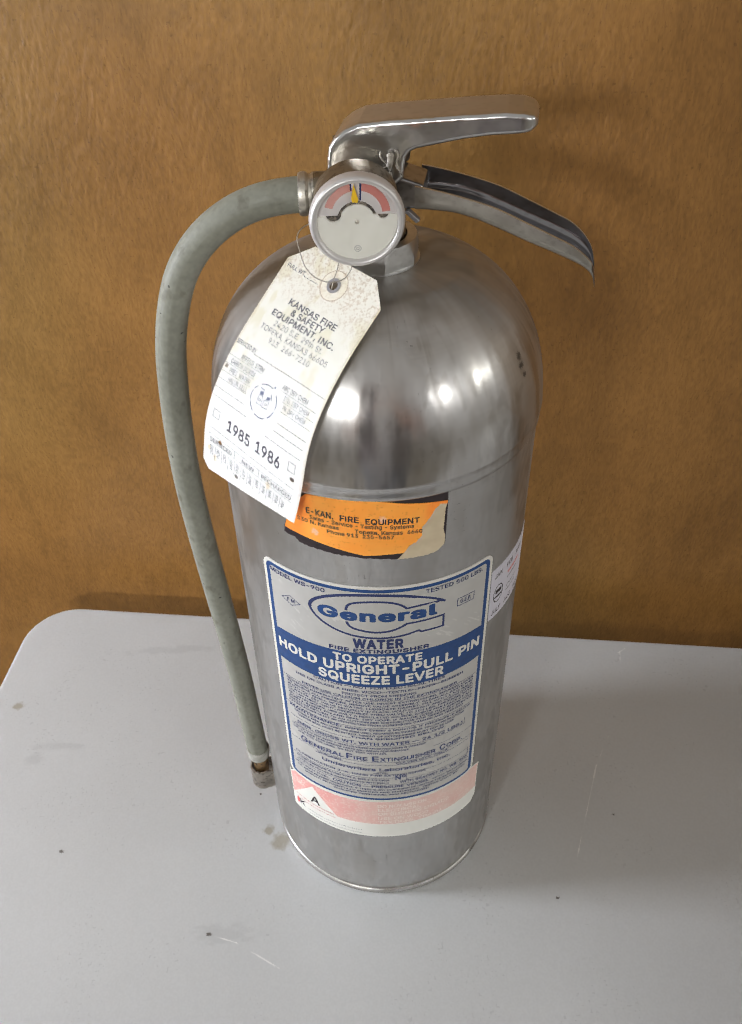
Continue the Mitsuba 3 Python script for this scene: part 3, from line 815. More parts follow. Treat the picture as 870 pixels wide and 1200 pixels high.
PL = X + '__name_plate'
labels[PL] = {'label': 'silver name plate with blue border and lettering'}
plate = rbox(-75.6, 134.8, 65.4, 345.4, 6)
inner = rbox(-73.4, 137.2, 63.2, 343.4, 4.5)
inner2 = rbox(-70.6, 139.4, 60.4, 341.0, 2.6)
add(PL + '__face', skin(plate, on_tank, 0.0004, -0.0003), 'mat_plate')
add(PL + '__pale_edge', skin(plate.difference(inner), on_tank, 0.00045), 'mat_plate_edge')
add(PL + '__border', skin(inner.difference(inner2), on_tank, 0.0005), 'mat_blue')
band = Polygon([(-70.7, 289.0)] + [(s, 289.8 + 1.2 * math.cos((s + 5) / 66 * 1.57)) for s in np.linspace(-66, 56, 20)] + [(60.5, 289.4), (60.5, 262.4)] + [(s, 261.9 - 1.6 * math.cos((s + 5) / 66 * 1.57)) for s in np.linspace(56, -66, 20)] + [(-70.7, 262.2)])
add(PL + '__band', skin(band, on_tank, 0.0005), 'mat_blue', label='broad blue band with white operating instructions')
t = line_of_text
lt = [t('TO OPERATE', -5.8, 282.5, 5.9, 52, 'c', 2.4), t('HOLD UPRIGHT-PULL PIN', -5.3, 273.3, 7.4, 130, 'c', 2.4), t('SQUEEZE LEVER', -4.0, 263.6, 7.2, 76, 'c', 2.4)]
add(PL + '__band__instructions', printed(lt, on_tank, 0.00056), 'mat_plate_edge', kind='stuff')

# logo: a big outlined letter with the word across it
oc = [(28.6, 327.9), (32.4, 327.0), (25.0, 331.9), (15.4, 335.8), (6, 338.2), (-3, 339.2), (-16.8, 338.7), (-30.3, 335.6), (-38.5, 331.2), (-43.0, 326.4), (-43.9, 323.2), (-42.2, 318.6), (-37.0, 313.2), (-30, 309.2), (-20.9, 306.2), (-6.2, 304.6), (5, 305.2), (13, 306.8), (17.6, 308.2), (19.2, 306.7), (32.2, 306.7), (32.2, 315.8), (10.8, 315.2)]
ic = [(10.8, 315.2), (5, 311.6), (-1, 309.8), (-6.2, 309.4), (-14.5, 310.6), (-20.4, 313.0), (-22.4, 316.6)]
ic2 = [(-22.4, 326.2), (-20.2, 331.3), (-14.9, 333.2), (-5.8, 334.1), (3.2, 332.8), (10.6, 327.6), (19, 328.4), (28.6, 327.9)]


def smoothline(pts, k=6):
    return LineString(spline(np.array([(a, b, 0) for a, b in pts]), len(pts) * k)[:, :2])


outer_line = unary_union([smoothline(oc[1:18]).buffer(0.75), LineString(oc[17:]).buffer(0.7, join_style='mitre'), smoothline(oc[3:11]).buffer(1.05)])
logo = unary_union([outer_line, smoothline(ic).buffer(0.75), smoothline(ic2[:6]).buffer(0.75), LineString(ic2[5:]).buffer(0.7, join_style='mitre'), Polygon([(32.6, 326.8), (24.5, 328.3), (28.5, 329.2), (24.8, 332.2)])])
word_v, word_f = t('General', -39.2, 318.6, 7.8, 67.5, 'l', 3)
wordzone = unary_union([Polygon(word_v[f]).buffer(0.01) for f in word_f if Polygon(word_v[f]).area > 1e-6]).buffer(1.0)
logo = logo.difference(wordzone)
add(PL + '__emblem', skin(logo, on_tank, 0.0005), 'mat_navy', kind='stuff', label='large outlined letter emblem behind the maker word')
add(PL + '__emblem__word', printed([(word_v, word_f)], on_tank, 0.0005), 'mat_blue', kind='stuff')
head = [t('MODEL WS-900', -70, 337.0, 2.9, 36, 'l', 1.3), t('TESTED 500 LBS.', 21.0, 336.8, 2.9, 36.5, 'l', 1), t('WATER', -5.2, 295.9, 7.0, 28.5, 'c', 3), t('FIRE EXTINGUISHER', -4.8, 291.5, 3.0, 58, 'c', 2.4),
        t('F M', -56.6, 319.0, 2.6, 5.2, 'c', True), t('G.E.P.', 46.4, 319.6, 3.0, 7.4, 'c', True)]
add(PL + '__heading', printed(head, on_tank, 0.00056), 'mat_navy', kind='stuff')
dia = Polygon([(-63.6, 320.4), (-57.2, 324.2), (-49.8, 320.2), (-56.2, 316.2)])
gep = box(40.6, 317.8, 52.4, 324.2)
marks = unary_union([dia.difference(dia.buffer(-0.45, join_style='mitre')), gep.difference(gep.buffer(-0.5, join_style='mitre'))])
add(PL + '__approval_marks', skin(marks, on_tank, 0.0005), 'mat_navy', kind='stuff')


def rule(x0, x1, z, w=0.35):
    return box(x0, z - w / 2, x1, z + w / 2)


rules = [rule(-70, 60, 246.9), rule(-70, 60, 219.3), rule(-68, -24, 206.6), rule(-65, 53.2, 199.9), rule(-65, -64.6, 203), box(52.9, 200, 53.2, 206.4), rule(-70, 60, 191.0, .3) if False else rule(30, 60, 191.2, .3),
         rule(-70, 60, 182.0), rule(-50, 60, 178.6), rule(-70, 8, 163.8), rule(25, 58, 167.4, .3), box(11.8, 158.6, 12.2, 165.6), box(58.2, 161, 58.6, 168.6), rule(12, 58.4, 161.4), rule(-70, 60, 155.9)]
add(PL + '__rules', skin(unary_union(rules), on_tank, 0.0005), 'mat_navy', kind='stuff')
fine = [t('CAUTION — NOT FOR ELECTRICAL FIRES', -5.2, 258.6, 2.3, 81, 'c', True), t('USE ON CLASS A FIRES: WOOD—TEXTILE—PAPER—RUBBISH', -5.2, 254.6, 2.0, 107, 'c', True),
        t('PROTECT FROM FREEZING', -5.2, 250.9, 2.0, 45, 'c', True), t('NEVER USE CALCIUM CHLORIDE IN THE EXTINGUISHER', -5.2, 247.7, 2.0, 99, 'c', True)]
para = ['RECHARGE IMMEDIATELY AFTER USE. INVERT EXTINGUISHER, SQUEEZE LEVER',
        'TO RELIEVE ALL PRESSURE. REMOVE VALVE ASSEMBLY. CLEAN ALL PARTS AND',
        'WASH OUT SHELL WITH WATER. LUBRICATE GASKET. FILL WITH 2 1/2 GALS.',
        'OF WATER. SET VALVE SECURELY IN PLACE. HOLD UPRIGHT AND SCREW DOWN',
        'COLLAR HAND TIGHT. PRESSURIZE THRU VALVE TO 100 LBS. PRESSURE WITH',
        'AIR OR NITROGEN. USE ONLY A REGULATED SOURCE. CHECK FOR LEAKS AT ALL',
        'JOINTS. INSERT PIN AND SEAL. DRY HOSE. IF GAUGE DOES NOT SHOW FULL',
        'PRESSURE RETURN TO AN AUTHORIZED DISTRIBUTOR FOR NECESSARY SERVICE',
        'EXTINGUISHER MUST BE PROTECTED FROM CORROSION, DAMAGE AND FREEZING']
for i, s in enumerate(para):
    fine.append(t(s, -67.5, 243.9 - i * 2.78, 1.65, 125 if i < 8 else 118, 'l', True))
fine += [t('MAINTENANCE:', -67.3, 216.3, 2.6, 38, 'l', True), t('INSPECT EVERY 6 MONTHS. IF PRESSURE IS BELOW', -27, 216.4, 1.7, 84, 'l', True),
         t('OPERABLE AREA AND LEVER HAS BEEN USED, RECHARGE EXTINGUISHER. FOLLOW INSTRUCTIONS', -64, 213.2, 1.7, 116, 'l', True),
         t('TAMPER SEAL MUST BE INTACT. WEIGHT OF EXTINGUISHER MUST NOT BE LESS', -62, 210.1, 1.7, 106, 'l', True), t('THAN SPECIFIED BELOW.', -24, 207.3, 1.7, 62, 'l', True),
         t('(MIN. GROSS WT. WITH WATER — 24 1/2 LBS.)', -5.5, 201.0, 3.0, 114, 'c', True),
         t('HYDROSTATIC TEST EVERY 5 YEARS OR WHENEVER EXTINGUISHER IS DAMAGED.', -67, 196.8, 1.6, 92, 'l', True), t('USE OF OTHER THAN GENUINE PARTS MAY IMPAIR PERFORMANCE', -67, 194.0, 1.6, 80, 'l', True), t('AND VOID THE LABEL. DO NOT TEST WITH AIR.', -63, 191.3, 1.6, 62, 'l', True)]
big = [('G', 'ENERAL', -61, 32), ('F', 'IRE', -27.5, 14), ('E', 'XTINGUISHER', -10.5, 42), ('C', 'ORP.', 34.5, 17.5)]
for a, b, x, w in big:
    va = t(a, x, 183.4, 5.4, w * 0.62 / (len(b) * 0.62 + 0.75) * 1.25, 'l', True)
    xa = va[0][:, 0].max() + 0.8
    fine += [va, t(b, xa, 183.4, 3.9, x + w - xa, 'l', True)]
fine += [t('CHICAGO', -48, 179.0, 2.0, 17, 'l', True), t('CULVER CITY, CALIF.', 5, 179.4, 2.0, 36.5, 'l', True), t('Underwriters Laboratories, Inc.', -1, 172.3, 3.2, 88, 'c', True), t('LISTED', -5.2, 169.0, 1.6, 9, 'c', True),
         t('CLASSIFICATION 2-A  HAND FIRE EXTINGUISHER', -67, 166.0, 2.0, 92, 'l', True), t('STORED PRESSURE WATER TYPE A, SIZE 2 1/2 GALS.', -67, 160.6, 1.8, 68, 'l', True), t('APPROVED FOR USE IN MARINE SERVICE WITH SEALS', -66, 157.4, 1.6, 66, 'l', True),
         t('Nº', 4.4, 161.4, 4.8, 7, 'l', True), t('WITH BRACKET NO. WB-900', 7.5, 157.2, 2.6, 50.5, 'l', True),
         t('CAUTION — PRESSURE VESSEL', -5.2, 152.2, 2.6, 66, 'c', True), t('DO NOT STORE THIS SHELL', -69, 152.4, 1.5, 28, 'l', True), t('NEAR HEAT. IF THERE IS ANY CORROSION', 30, 152.4, 1.5, 29, 'l', True),
         t('OR UNDER ADVERSE CONDITIONS. IF THERE IS ANY CORROSION OR DENTING THE EXTINGUISHER', -5.2, 149.0, 1.6, 124, 'c', True), t('SHOULD BE CAREFULLY EMPTIED AND DISCARDED. TESTED ONLY BY', -5.2, 146.0, 1.6, 112, 'c', True), t('QUALIFIED PERSONNEL AND RECHARGED', -5.2, 143.1, 1.6, 66, 'c', True)]
add(PL + '__fine_print', printed(fine, on_tank, 0.00056), 'mat_fine', kind='stuff')

# orange sticker over a black one
BK = X + '__black_sticker'
rag = lambda pts, amp, seed, step=1.0: [tuple(np.array(q) + amp * (meshkit.noise(np.array([[q[0] * 0.8 + seed, q[1] * 0.8, 0]]), seed)[0] - 0.5) * np.array([0.4, 1])) for q in np.array(shapely.segmentize(LineString(pts), step).coords)]
black = Polygon(rag([(-42.5, 406.2), (-33, 406.4), (-25, 407.0), (-11.5, 407.0), (3.5, 407.3), (18.7, 407.2), (29.0, 407.0)], 1.1, 2) + [(31.4, 404.6), (31.6, 399), (31.2, 378)] + rag([(30.9, 370.5), (24, 366.4), (8, 365.4), (-10.3, 366.6), (-27.5, 367.6), (-46.5, 369.6), (-49.3, 372.2), (-56, 373.2)], 1.0, 4) + [(-55.4, 378), (-50, 394)])
add(BK, skin(black, on_tank, 0.00025, -0.0003), 'mat_black_sticker', label='black sticker showing round the edges of the orange one')
torn = Polygon([(31.4, 398.9), (30.2, 394.5)] + rag([(30.0, 390), (29.6, 380.5), (30.8, 376.8), (30.4, 370.2)], 1.2, 5) + rag([(26.5, 366.5), (20.8, 365.6), (12.5, 365.4), (5.6, 365.3)], 0.8, 6) + rag([(9.0, 370.0), (11, 373.4), (14.5, 376.0), (17.8, 380.5), (17.2, 385), (22.0, 391.0), (24.6, 396.2), (27.4, 399.2)], 1.6, 7))
add(X + '__torn_paper', skin(torn.buffer(0), on_tank, 0.00045, 0.0), 'mat_torn_paper', label='bare grey brown paper where the orange sticker is torn')
OR = X + '__orange_sticker'
labels[OR] = {'label': 'torn orange service sticker under the seam'}
orange = Polygon([(-52.5, 386), (-48.0, 396.5), (-41.0, 404.4), (-38, 404.9), (-28.4, 405.6), (-10, 406.0), (-1, 404.8), (8.5, 402.9), (20, 401.2), (31.2, 399.6), (31.0, 397.6)] + rag([(27.4, 399.0), (24.6, 396.2), (22.0, 391.2), (17.6, 385), (18.2, 380.5), (14.7, 376.0), (11, 373.4), (9.0, 370.2)], 1.6, 7) +
                 [(0, 369.4), (-11, 368.6), (-24.6, 371.6), (-41.4, 375.0), (-55.0, 377.6)])
add(OR + '__paper', skin(orange.buffer(0), on_tank, 0.0006, 0.0001), 'mat_orange')
sl = -0.045
lt = [t('E-KAN.', -41.0, 392.6, 3.7, 14.6, 'l', 1.7, slope=sl), t('FIRE', -23.2, 391.6, 3.6, 9.6, 'l', 1.7, slope=sl), t('EQUIPMENT', -10.4, 390.6, 3.5, 27, 'l', 1.7, slope=sl), t('Sales - Service - Testing - Systems', -39.2, 389.1, 2.5, 53, 'l', 1.7, slope=-.05),
      t('530 N. Kansas', -46.4, 386.3, 2.4, 22.6, 'l', 1.7, slope=-.05), t('Topeka, Kansas  6660', -15.8, 384.3, 2.4, 34, 'l', 1.7, slope=-.06), t('Phone 913  235-5657', -30.2, 382.0, 2.3, 34, 'l', 1.7, slope=-.055)]
add(OR + '__lettering', printed(lt, on_tank, 0.00066), 'mat_black_print', kind='stuff')

# faded red class sticker at the foot of the plate
RD = X + '__class_sticker'
labels[RD] = {'label': 'faded pink and white fire class sticker below the name plate'}
curve = [(s, 133.8 - 0 * s) for s in (60, -60)]
redp = Polygon([(-77.4, 133.6), (-76.6, 131.4), (-70, 137.0), (-60.5, 134.4), (-34, 134.6), (0, 135.0), (30, 134.8), (50, 135.2), (62, 137.4), (73.4, 134.4), (72.6, 130), (72.2, 95), (67.4, 88.6), (38, 88.4), (13.5, 88.4), (12.0, 87.2), (10.2, 88.3), (-10, 88.4), (-42, 88.2), (-70, 88.2), (-76.2, 89.2)])
# the plate's own foot stays on top: the sticker begins under it
add(RD + '__paper', skin(redp, on_tank, 0.0002, -0.0003), 'mat_red_sticker')
pink = redp.intersection(box(-80, 104.6, 80, 140)).buffer(-0.8)
tri_a = Polygon([(-76.5, 104.6), (-56.2, 130.0), (-36.5, 104.6)])
add(RD + '__pink_field', skin(pink.difference(tri_a), on_tank, 0.00026), 'mat_pink')
lt = [t('A', -54.8, 109.4, 8.4, 8.0, 'c', True), t('K', -67.5, 95.2, 6.0, 5.0, 'c', True)]
add(RD + '__letter', printed(lt, on_tank, 0.0003), 'mat_black_print', kind='stuff')
add(RD + '__red_rule', skin(unary_union([rule(-73, -40, 106.6, .5), rule(-72, -39, 102.8, .4), rbox(-73.2, 94.5, -70.6, 101.5, 1.2)]), on_tank, 0.0003), 'mat_red_print', kind='stuff')
lt = [t('CLASS A', -73.6, 126.4, 2.4, 11, 'l', True), t('FIRES', -71.4, 122.8, 2.4, 8, 'l', True), t('DO NOT USE ON', -7.5, 127.0, 3.6, 34, 'l', True), t('ELECTRICAL', -7.5, 122.0, 3.4, 30, 'l', True), t('OR BURNING LIQUIDS', -7.5, 117.0, 3.4, 52, 'l', True), t('USE ON WOOD', -7.5, 111.2, 3.4, 36, 'l', True), t('TEXTILES, TRASH', -7.5, 106.4, 3.2, 46, 'l', True)]
add(RD + '__lettering', printed(lt, on_tank, 0.0003), 'mat_pale_print', kind='stuff')
dash = []
for z, x0, x1 in ((95.6, -62, -20), (91.6, -61, -20)):
    x = x0
    while x < x1:
        w = random.uniform(0.5, 1.3); dash.append(box(x, z - 0.45, x + w, z + 0.45)); x += w + random.uniform(0.4, 0.9)
add(RD + '__small_print', skin(unary_union(dash), on_tank, 0.0003), 'mat_grey_print', kind='stuff')

# white date sticker round the right side
DT = X + '__date_sticker'
labels[DT] = {'label': 'white month sticker on the right flank'}
add(DT + '__paper', skin(rbox(66.6, 287.0, 118, 328.4, 1.5), on_tank, 0.0004, -0.0003), 'mat_lilac_sticker')
lt = [t('JAN', 69.5, 320.5, 3.4, 7.5, 'l', True), t('FEB', 82, 320.5, 3.4, 8, 'l', True), t('MAR', 95, 320.5, 3.4, 9, 'l', True), t('JULY', 69, 290.2, 3.4, 9.5, 'l', True), t('AUG', 83, 290.2, 3.4, 8.5, 'l', True), t('SEP', 96, 290.2, 3.4, 8.5, 'l', True)]
add(DT + '__lettering', printed(lt, on_tank, 0.00046), 'mat_black_print', kind='stuff')
oval = affinity.scale(Point(74.5, 306).buffer(1, 24), 5.0, 7.2)
em = unary_union([oval.difference(affinity.scale(oval, .86, .9)), box(70.8, 303.0, 78.4, 304.6), box(71.5, 306.4, 77.8, 309.6), rule(84, 97, 311, .8), rule(84, 97, 304, .6), rule(84, 97, 300, .6)])
add(DT + '__emblem', skin(em, on_tank, 0.00046), 'mat_black_print', kind='stuff')
add(DT + '__red_rule', skin(rule(84, 100, 315.4, 1.4), on_tank, 0.00046), 'mat_red_print', kind='stuff')

# ------------------------------------------------------------------ paper tag
TQ = [-0.01474799208249663, -0.035686573647292406, 0.5038648970531712, -0.6122917405105303, 0.27270348933935057, 0.08735452498841415, 0.7303758344178867, 0.7143608475052557, 1.0074335650014823, 1.60232112667218, 1.3004074856175676]
TW, TL, TC = 60.9, 130.4, 10.6


def on_tag(v2, off):
    """Tag coordinates in mm (a to the right, v = -distance from its top edge) -> the drooping tag in space."""
    v2 = np.asarray(v2, float); A = v2[:, 0] * MM; Lc = -v2[:, 1] * MM

    def surf(A, Lc):
        phi, psi, tau = TQ[3:6]
        a = A * math.cos(psi) - Lc * math.sin(psi); l = A * math.sin(psi) + Lc * math.cos(psi)
        ls = np.linspace(-.04, .19, 461); th = np.interp(ls, np.linspace(0, .135, 5), TQ[6:11]); th = gaussian_filter1d(th, 14, mode='nearest')
        kk = np.argmin(abs(ls))
        hx = np.concatenate([[0], np.cumsum(np.cos((th[1:] + th[:-1]) / 2) * np.diff(ls))]); hz = np.concatenate([[0], np.cumsum(-np.sin((th[1:] + th[:-1]) / 2) * np.diff(ls))])
        hx -= hx[kk]; hz -= hz[kk]
        H = np.interp(l, ls, hx); Z = np.interp(l, ls, hz)
        h_ = np.array([math.sin(phi), -math.cos(phi), 0]); ac = np.array([math.cos(phi), math.sin(phi), 0]); z_ = np.array([0, 0, 1.0])
        a2 = ac * math.cos(tau) + z_ * math.sin(tau); z2 = z_ * math.cos(tau) - ac * math.sin(tau)
        wav = 0.0006 * np.sin(A * 90 + Lc * 60)
        return np.array(TQ[:3]) + a[:, None] * a2 + H[:, None] * h_ + Z[:, None] * z2 + wav[:, None] * np.array([0, -1, 0.3])
    P = surf(A, Lc); e = 1e-4
    n = np.cross(surf(A + e, Lc) - P, P - surf(A, Lc + e)); n /= np.linalg.norm(n, axis=1, keepdims=True)
    return P + n * off


def tag_print(v2, off):
    """The print runs a little askew towards the foot of the tag."""
    v2 = np.asarray(v2, float).copy(); l = -v2[:, 1]
    sh = 0.165 * np.clip((l - 76) / 24, 0, 1) * (1 - 0.45 * np.clip((l - 112) / 14, 0, 1))
    v2[:, 1] -= sh * (v2[:, 0] + 28) - 0.0
    return on_tag(v2, off)


labels['paper_tag'] = {'label': 'stained white paper inspection tag wired to the valve, curling over the tank shoulder', 'category': 'tag'}
tagp = Polygon([(-TW / 2 + TC, 0), (TW / 2 - TC, 0), (TW / 2, -TC), (TW / 2, -TL), (-TW / 2 + 4, -TL), (-TW / 2, -TL + 5), (-TW / 2, -TC)])
for x, l, r_ in ((1.5, 11.5, 2.3), (-20.3, 109.5, 1.3), (-8.5, 124.5, 1.3), (24.2, 105.6, 1.4), (-28.6, 69.2, 1.1)):
    tagp = tagp.difference(Point(x, -l).buffer(r_, 10))
m, tuv = skin(tagp, on_tag, 0.00015, -0.00015, dx=3.0, dy=3.0, uv=True, back=True)
add('paper_tag__paper', m, 'mat_tag', uv=tuv)
eye = Point(1.5, -11.5).buffer(3.6, 24).difference(Point(1.5, -11.5).buffer(2.2, 24))
add('paper_tag__eyelet', skin(eye, on_tag, 0.0006, 0.0001, dx=3, dy=3), 'mat_eyelet')
lt = [t('KANSAS FIRE', 0.3, -29.2, 3.0, 31, 'c', True), t('& SAFETY', 0, -33.1, 3.0, 21.5, 'c', True), t('EQUIPMENT, INC.', 0, -37.2, 3.0, 41, 'c', True)]
add('paper_tag__heading', printed(lt, tag_print, 0.00022), 'mat_tag_bold', kind='stuff')
lt = [t('2420 S.E. 29th St.', 0, -41.2, 2.7, 32, 'c'), t('TOPEKA, KANSAS 66605', 0, -45.3, 2.7, 44, 'c'), t('913  266-7210', 0, -49.4, 2.7, 27, 'c'), t('FULL WT.', -28, -14.4, 2.0, 12.5, 'l', True),
      t('SERVICED BY', -30, -57.0, 2.2, 13.5, 'l', True), t('AFFF/LD. STRM', -23, -62.6, 2.3, 15.5, 'l', True), t('CARBON DIOXIDE', -27.4, -66.9, 2.3, 16.5, 'l', True), t('PRES. WATER', -26, -71.2, 2.3, 14, 'l', True), t('HALON 1211', -24.5, -75.4, 2.3, 12.4, 'l', True),
      t('ABC DRY CHEM', 6.0, -64.2, 2.3, 16, 'l', True), t('STD. DRY CHEM', 9.0, -68.6, 2.3, 15.8, 'l', True), t('PK DRY CHEM', 10.4, -72.9, 2.3, 14, 'l', True)]
# foot lines of the tag
foot = [t('SERVICED', -26.5, -110.6, 2.5, 14, 'l', True), t('NEW', -6, -110.2, 2.5, 8, 'l', True), t('RECHARGED', 6.5, -109.8, 2.5, 19, 'l', True)]
months = ['DEC', 'NOV', 'OCT', 'SEPT', 'AUG', 'JULY', 'JUNE', 'MAY', 'APR', 'MAR', 'FEB', 'JAN']
for i, mth in enumerate(months):
    x = -26.2 + i * 4.25
    foot.append(t(mth, x, -113.4, 1.9, 6.2 if len(mth) < 4 else 7.4, 'l', True, rot=-math.pi / 2))
add('paper_tag__lettering', printed(lt + foot, tag_print, 0.00022), 'mat_tag_print', kind='stuff')
add('paper_tag__year_print', printed([t('1985', -17.0, -97.6, 5.6, 14.5, 'l', True), t('1986', 1.2, -97.2, 5.6, 15, 'l', True)], tag_print, 0.00022), 'mat_tag_bold', kind='stuff')
ln = [rule(-17.5, 29, -57.4, .28), rule(-31, -7.5, -63.4, .28), rule(-31, -10.5, -67.7, .28), rule(-31, -11, -72.0, .28), rule(-30.2, -11.2, -76.0, .28), rule(-30, -10, -80.6, .28), rule(-29.5, -7.5, -85, .28),
      rule(6, 28.5, -65.2, .28), rule(9, 28.5, -69.5, .28), rule(10, 28.5, -74, .28), rule(10.5, 28.4, -79, .28), rule(9, 28, -82.6, .28), rule(5.5, 27.5, -87, .28),
      rule(-28, 26, -102.2, .28), rule(-28, 26, -106.2, .28), rule(-28.4, 26, -110.9, .28), box(-10.9, -110.9, -10.6, -106.2), box(4.6, -110.9, 4.9, -106.2), rule(-16, -7, -14.6, .25)]
for x0, l0 in ((-26.8, 91.2), (21.0, 90.2)):
    b_ = box(x0, -l0 - 4.6, x0 + 4.3, -l0)
    ln.append(b_.difference(b_.buffer(-0.3, join_style='mitre')))
for i in range(11):
    ln.append(box(-23.1 + i * 4.25, -122.4, -22.85 + i * 4.25, -112.6))
add('paper_tag__ruled_lines', skin(unary_union(ln), tag_print, 0.00021, dx=3, dy=3), 'mat_tag_thin', kind='stuff')
ring = []
for a0, a1 in ((70, 125), (140, 158), (165, 200), (207, 240), (250, 300), (310, 345), (-8, 45)):
    ring.append(sector(-1, -74, 7.5, 8.0, a0, a1, 14))
ext = [Polygon([(-4.6, -72.5), (-1.8, -72.3), (-1.4, -77), (-4.6, -77)]), Polygon([(-0.8, -73.6), (2.4, -73.0), (2.6, -77), (-0.9, -77.2)]), Polygon([(-4.6, -70.6), (-2.2, -70.2), (-2.2, -72.2), (-4.2, -72.3)]), Polygon([(0.2, -71.4), (2.2, -71.0), (2.3, -72.7), (0.2, -73.1)]), LineString([(-5, -69.2), (-2.2, -69.4)]).buffer(.22), LineString([(2, -69.6), (3.4, -72)]).buffer(.22)]
ext = [ext[0].difference(ext[0].buffer(-.3)), ext[1].difference(ext[1].buffer(-.3)), *ext[2:], Point(-3.2, -74.8).buffer(.7).difference(Point(-3.2, -74.8).buffer(.4)), Point(0.9, -75.2).buffer(.7).difference(Point(0.9, -75.2).buffer(.4))]
add('paper_tag__emblem', skin(unary_union(ring + ext + [Point(2.4, -65.6).buffer(.5)]), tag_print, 0.00022, dx=3, dy=3), 'mat_tag_blue', kind='stuff')

# ------------------------------------------------------------------ wire
W0 = np.array([(-26.5, -32, 521.5), (-33.0, -38, 522.8), (-35.6, -41.5, 520.6), (-34.8, -44.5, 514.5), (-32.6, -46.5, 507.8), (-28.2, -48.5, 503.6), (-21.5, -49.6, 501.8), (-15.5, -49.0, 503.2), (-12.0, -45.5, 507.0), (-10.5, -40.0, 511.0)])
W1 = np.array([(-14.0, -46.0, 501.2), (-14.6, -48.6, 500.9), (-14.2, -48.6, 503.4), (-12.6, -46, 507.0), (-11.0, -40, 512.0)])
from numpy.linalg import norm
eyep = on_tag(np.array([[1.5, -11.5]]), 0.0)[0]
W1[:, :] = W1 - W1[0] + eyep / MM + np.array([-0.5, 1.5, -1.0])
wm = cat([sweep(spline(W0 * MM, 90), 0.00022, 8), sweep(spline(W1 * MM, 40), 0.00022, 8)])
add('tag_wire', wm, 'mat_wire', smooth=50, label='thin bent wire loop tying the paper tag to the gauge stem', category='wire')

# ------------------------------------------------------------------ the photographer, seen as a dark shape in the polished shoulder
def limb(chain, seg=16):
    """Hulls of spheres along a chain of (x, y, z, r)."""
    out = m3.Manifold()
    for a, b in zip(chain[:-1], chain[1:]):
        out += m3.Manifold.batch_hull([m3.Manifold.sphere(q[3], seg).translate(list(q[:3])) for q in (a, b)])
    return out


def figure(chains, edge=0.012, loops=8):
    man = m3.Manifold()
    for c in chains:
        man += limb(c)
    m = to_tri(man.refine_to_length(edge))
    m.merge_vertices()
    trimesh.smoothing.filter_taubin(m, iterations=loops)
    return m


PX, PY = 0.03, -0.84
cam_r = r0 * math.cos(ROLL) + u0 * math.sin(ROLL)
PH = CAM - fw * 0.016
labels['person'] = {'label': 'person in a dark shirt and jeans holding up a phone to photograph the extinguisher', 'category': 'person'}
torso = [[(PX, PY, 0.10, .135), (PX, PY + .01, 0.26, .125), (PX, PY, 0.45, .135), (PX, PY - .01, 0.58, .11)], [(PX - .09, PY, .12, .10), (PX - .10, PY, .50, .10)], [(PX + .09, PY, .12, .10), (PX + .10, PY, .50, .10)],
         [(PX - .05, PY, .66, .06), (PX - .175, PY, .60, .07)], [(PX + .05, PY, .66, .06), (PX + .175, PY, .60, .07)]]
hands, skin_ch = [], [[(PX, PY + .02, .62, .055), (PX, PY + .04, .78, .052)], [(PX, PY + .06, .90, .085), (PX, PY + .07, .84, .070)], [(PX, PY + .05, .93, .088), (PX, PY + .10, .80, .042)], [(PX, PY + .135, .885, .012), (PX, PY + .158, .850, .016)],
            [(PX - .085, PY + .05, .88, .016), (PX - .087, PY + .05, .85, .012)], [(PX + .085, PY + .05, .88, .016), (PX + .087, PY + .05, .85, .012)]]
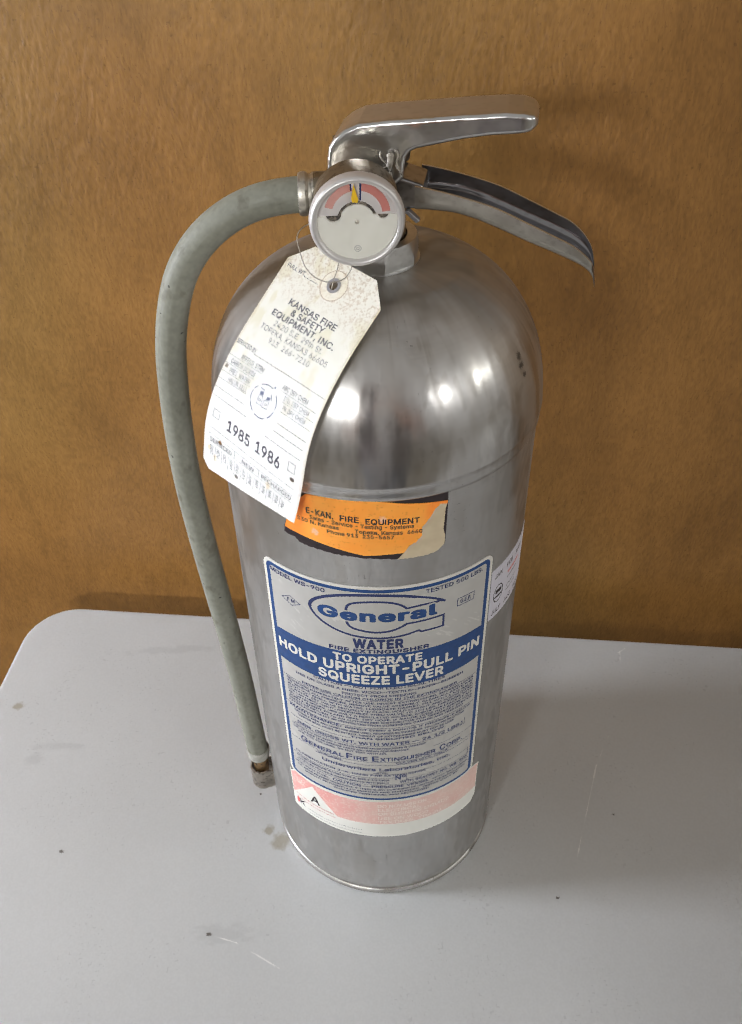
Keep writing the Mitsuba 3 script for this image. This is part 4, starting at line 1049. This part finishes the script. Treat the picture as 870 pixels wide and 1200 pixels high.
for sgn in (-1, 1):
    S = np.array([PX + sgn * .185, PY, .60]); E_ = np.array([PX + sgn * .25, PY + .14, .40])
    palm = PH + cam_r * sgn * .066 - up * .03 - fw * .03
    wrist = palm - up * .05 - fw * .035 + cam_r * sgn * .012
    torso.append([(*S, .062), (*(S * .5 + E_ * .5), .054)])
    torso.append([(*(S * .5 + E_ * .5), .055), (*(S * .25 + E_ * .75), .052)])
    skin_ch.append([(*(S * .35 + E_ * .65), .040), (*E_, .040), (*(E_ * .5 + wrist * .5), .036), (*wrist, .026), (*palm, .026)])
    for kf in range(4):
        b0 = palm + up * (.030 - .019 * kf) + cam_r * sgn * (-.004)
        b1 = b0 - cam_r * sgn * .022 - fw * .010 + up * .004; b2 = b1 - cam_r * sgn * .022 + fw * .012
        skin_ch.append([(*(palm + up * (.012 - .012 * kf)), .014), (*b0, .0095), (*b1, .009), (*b2, .008)])
    th = palm + up * .02 - cam_r * sgn * .014 - fw * .012
    skin_ch.append([(*(palm - up * .02), .015), (*th, .011), (*(th + up * .028 - cam_r * sgn * .014), .0095)])
legs = [[(PX + sgn * .09, PY, .10, .105), (PX + sgn * .10, PY + .02, -.27, .068)] for sgn in (-1, 1)] + [[(PX + sgn * .10, PY + .02, -.27, .066), (PX + sgn * .11, PY - .01, -.66, .048)] for sgn in (-1, 1)] + [[(PX - .06, PY, .10, .12), (PX + .06, PY, .10, .12)]]
plain('mat_skin', (0.52, 0.31, 0.22), 0.5)
plain('mat_shirt', (0.11, 0.09, 0.095), 0.8)
plain('mat_jeans', (0.05, 0.07, 0.12), 0.8)
plain('mat_hair', (0.03, 0.02, 0.012), 0.6)
plain('mat_phone', (0.012, 0.012, 0.014), 0.3)
add('person__body', figure(skin_ch, 0.006, 6), 'mat_skin', smooth=True)
add('person__shirt', figure(torso, 0.014), 'mat_shirt', smooth=True)
add('person__jeans', figure(legs, 0.014), 'mat_jeans', smooth=True)
add('person__hair', figure([[(PX, PY + .035, .945, .092), (PX, PY + .01, .88, .085)], [(PX - .04, PY + .09, .975, .045), (PX + .04, PY + .09, .975, .045)]], 0.01), 'mat_hair', smooth=True)
for q, sgn in (('', -1), ('_001', 1)):
    add('person__shoe' + q, figure([[(PX + sgn * .11, PY - .04, -.700, .042), (PX + sgn * .12, PY + .12, -.708, .034)], [(PX + sgn * .11, PY - .02, -.66, .045), (PX + sgn * .11, PY - .02, -.70, .042)]], 0.01), 'mat_hair', smooth=True)
slab = rounded(Polygon([(-37, -77), (37, -77), (37, 77), (-37, 77)]).buffer(-8).buffer(8), -4, 4, 1.5, 12)
pm = to_tri(slab)
pm = tri(PH + pm.vertices[:, :1] * cam_r + pm.vertices[:, 1:2] * fw + pm.vertices[:, 2:] * up - up * 0.055, pm.faces)
add('phone', pm, 'mat_phone', smooth=35, label='black phone held up in both hands', category='phone')
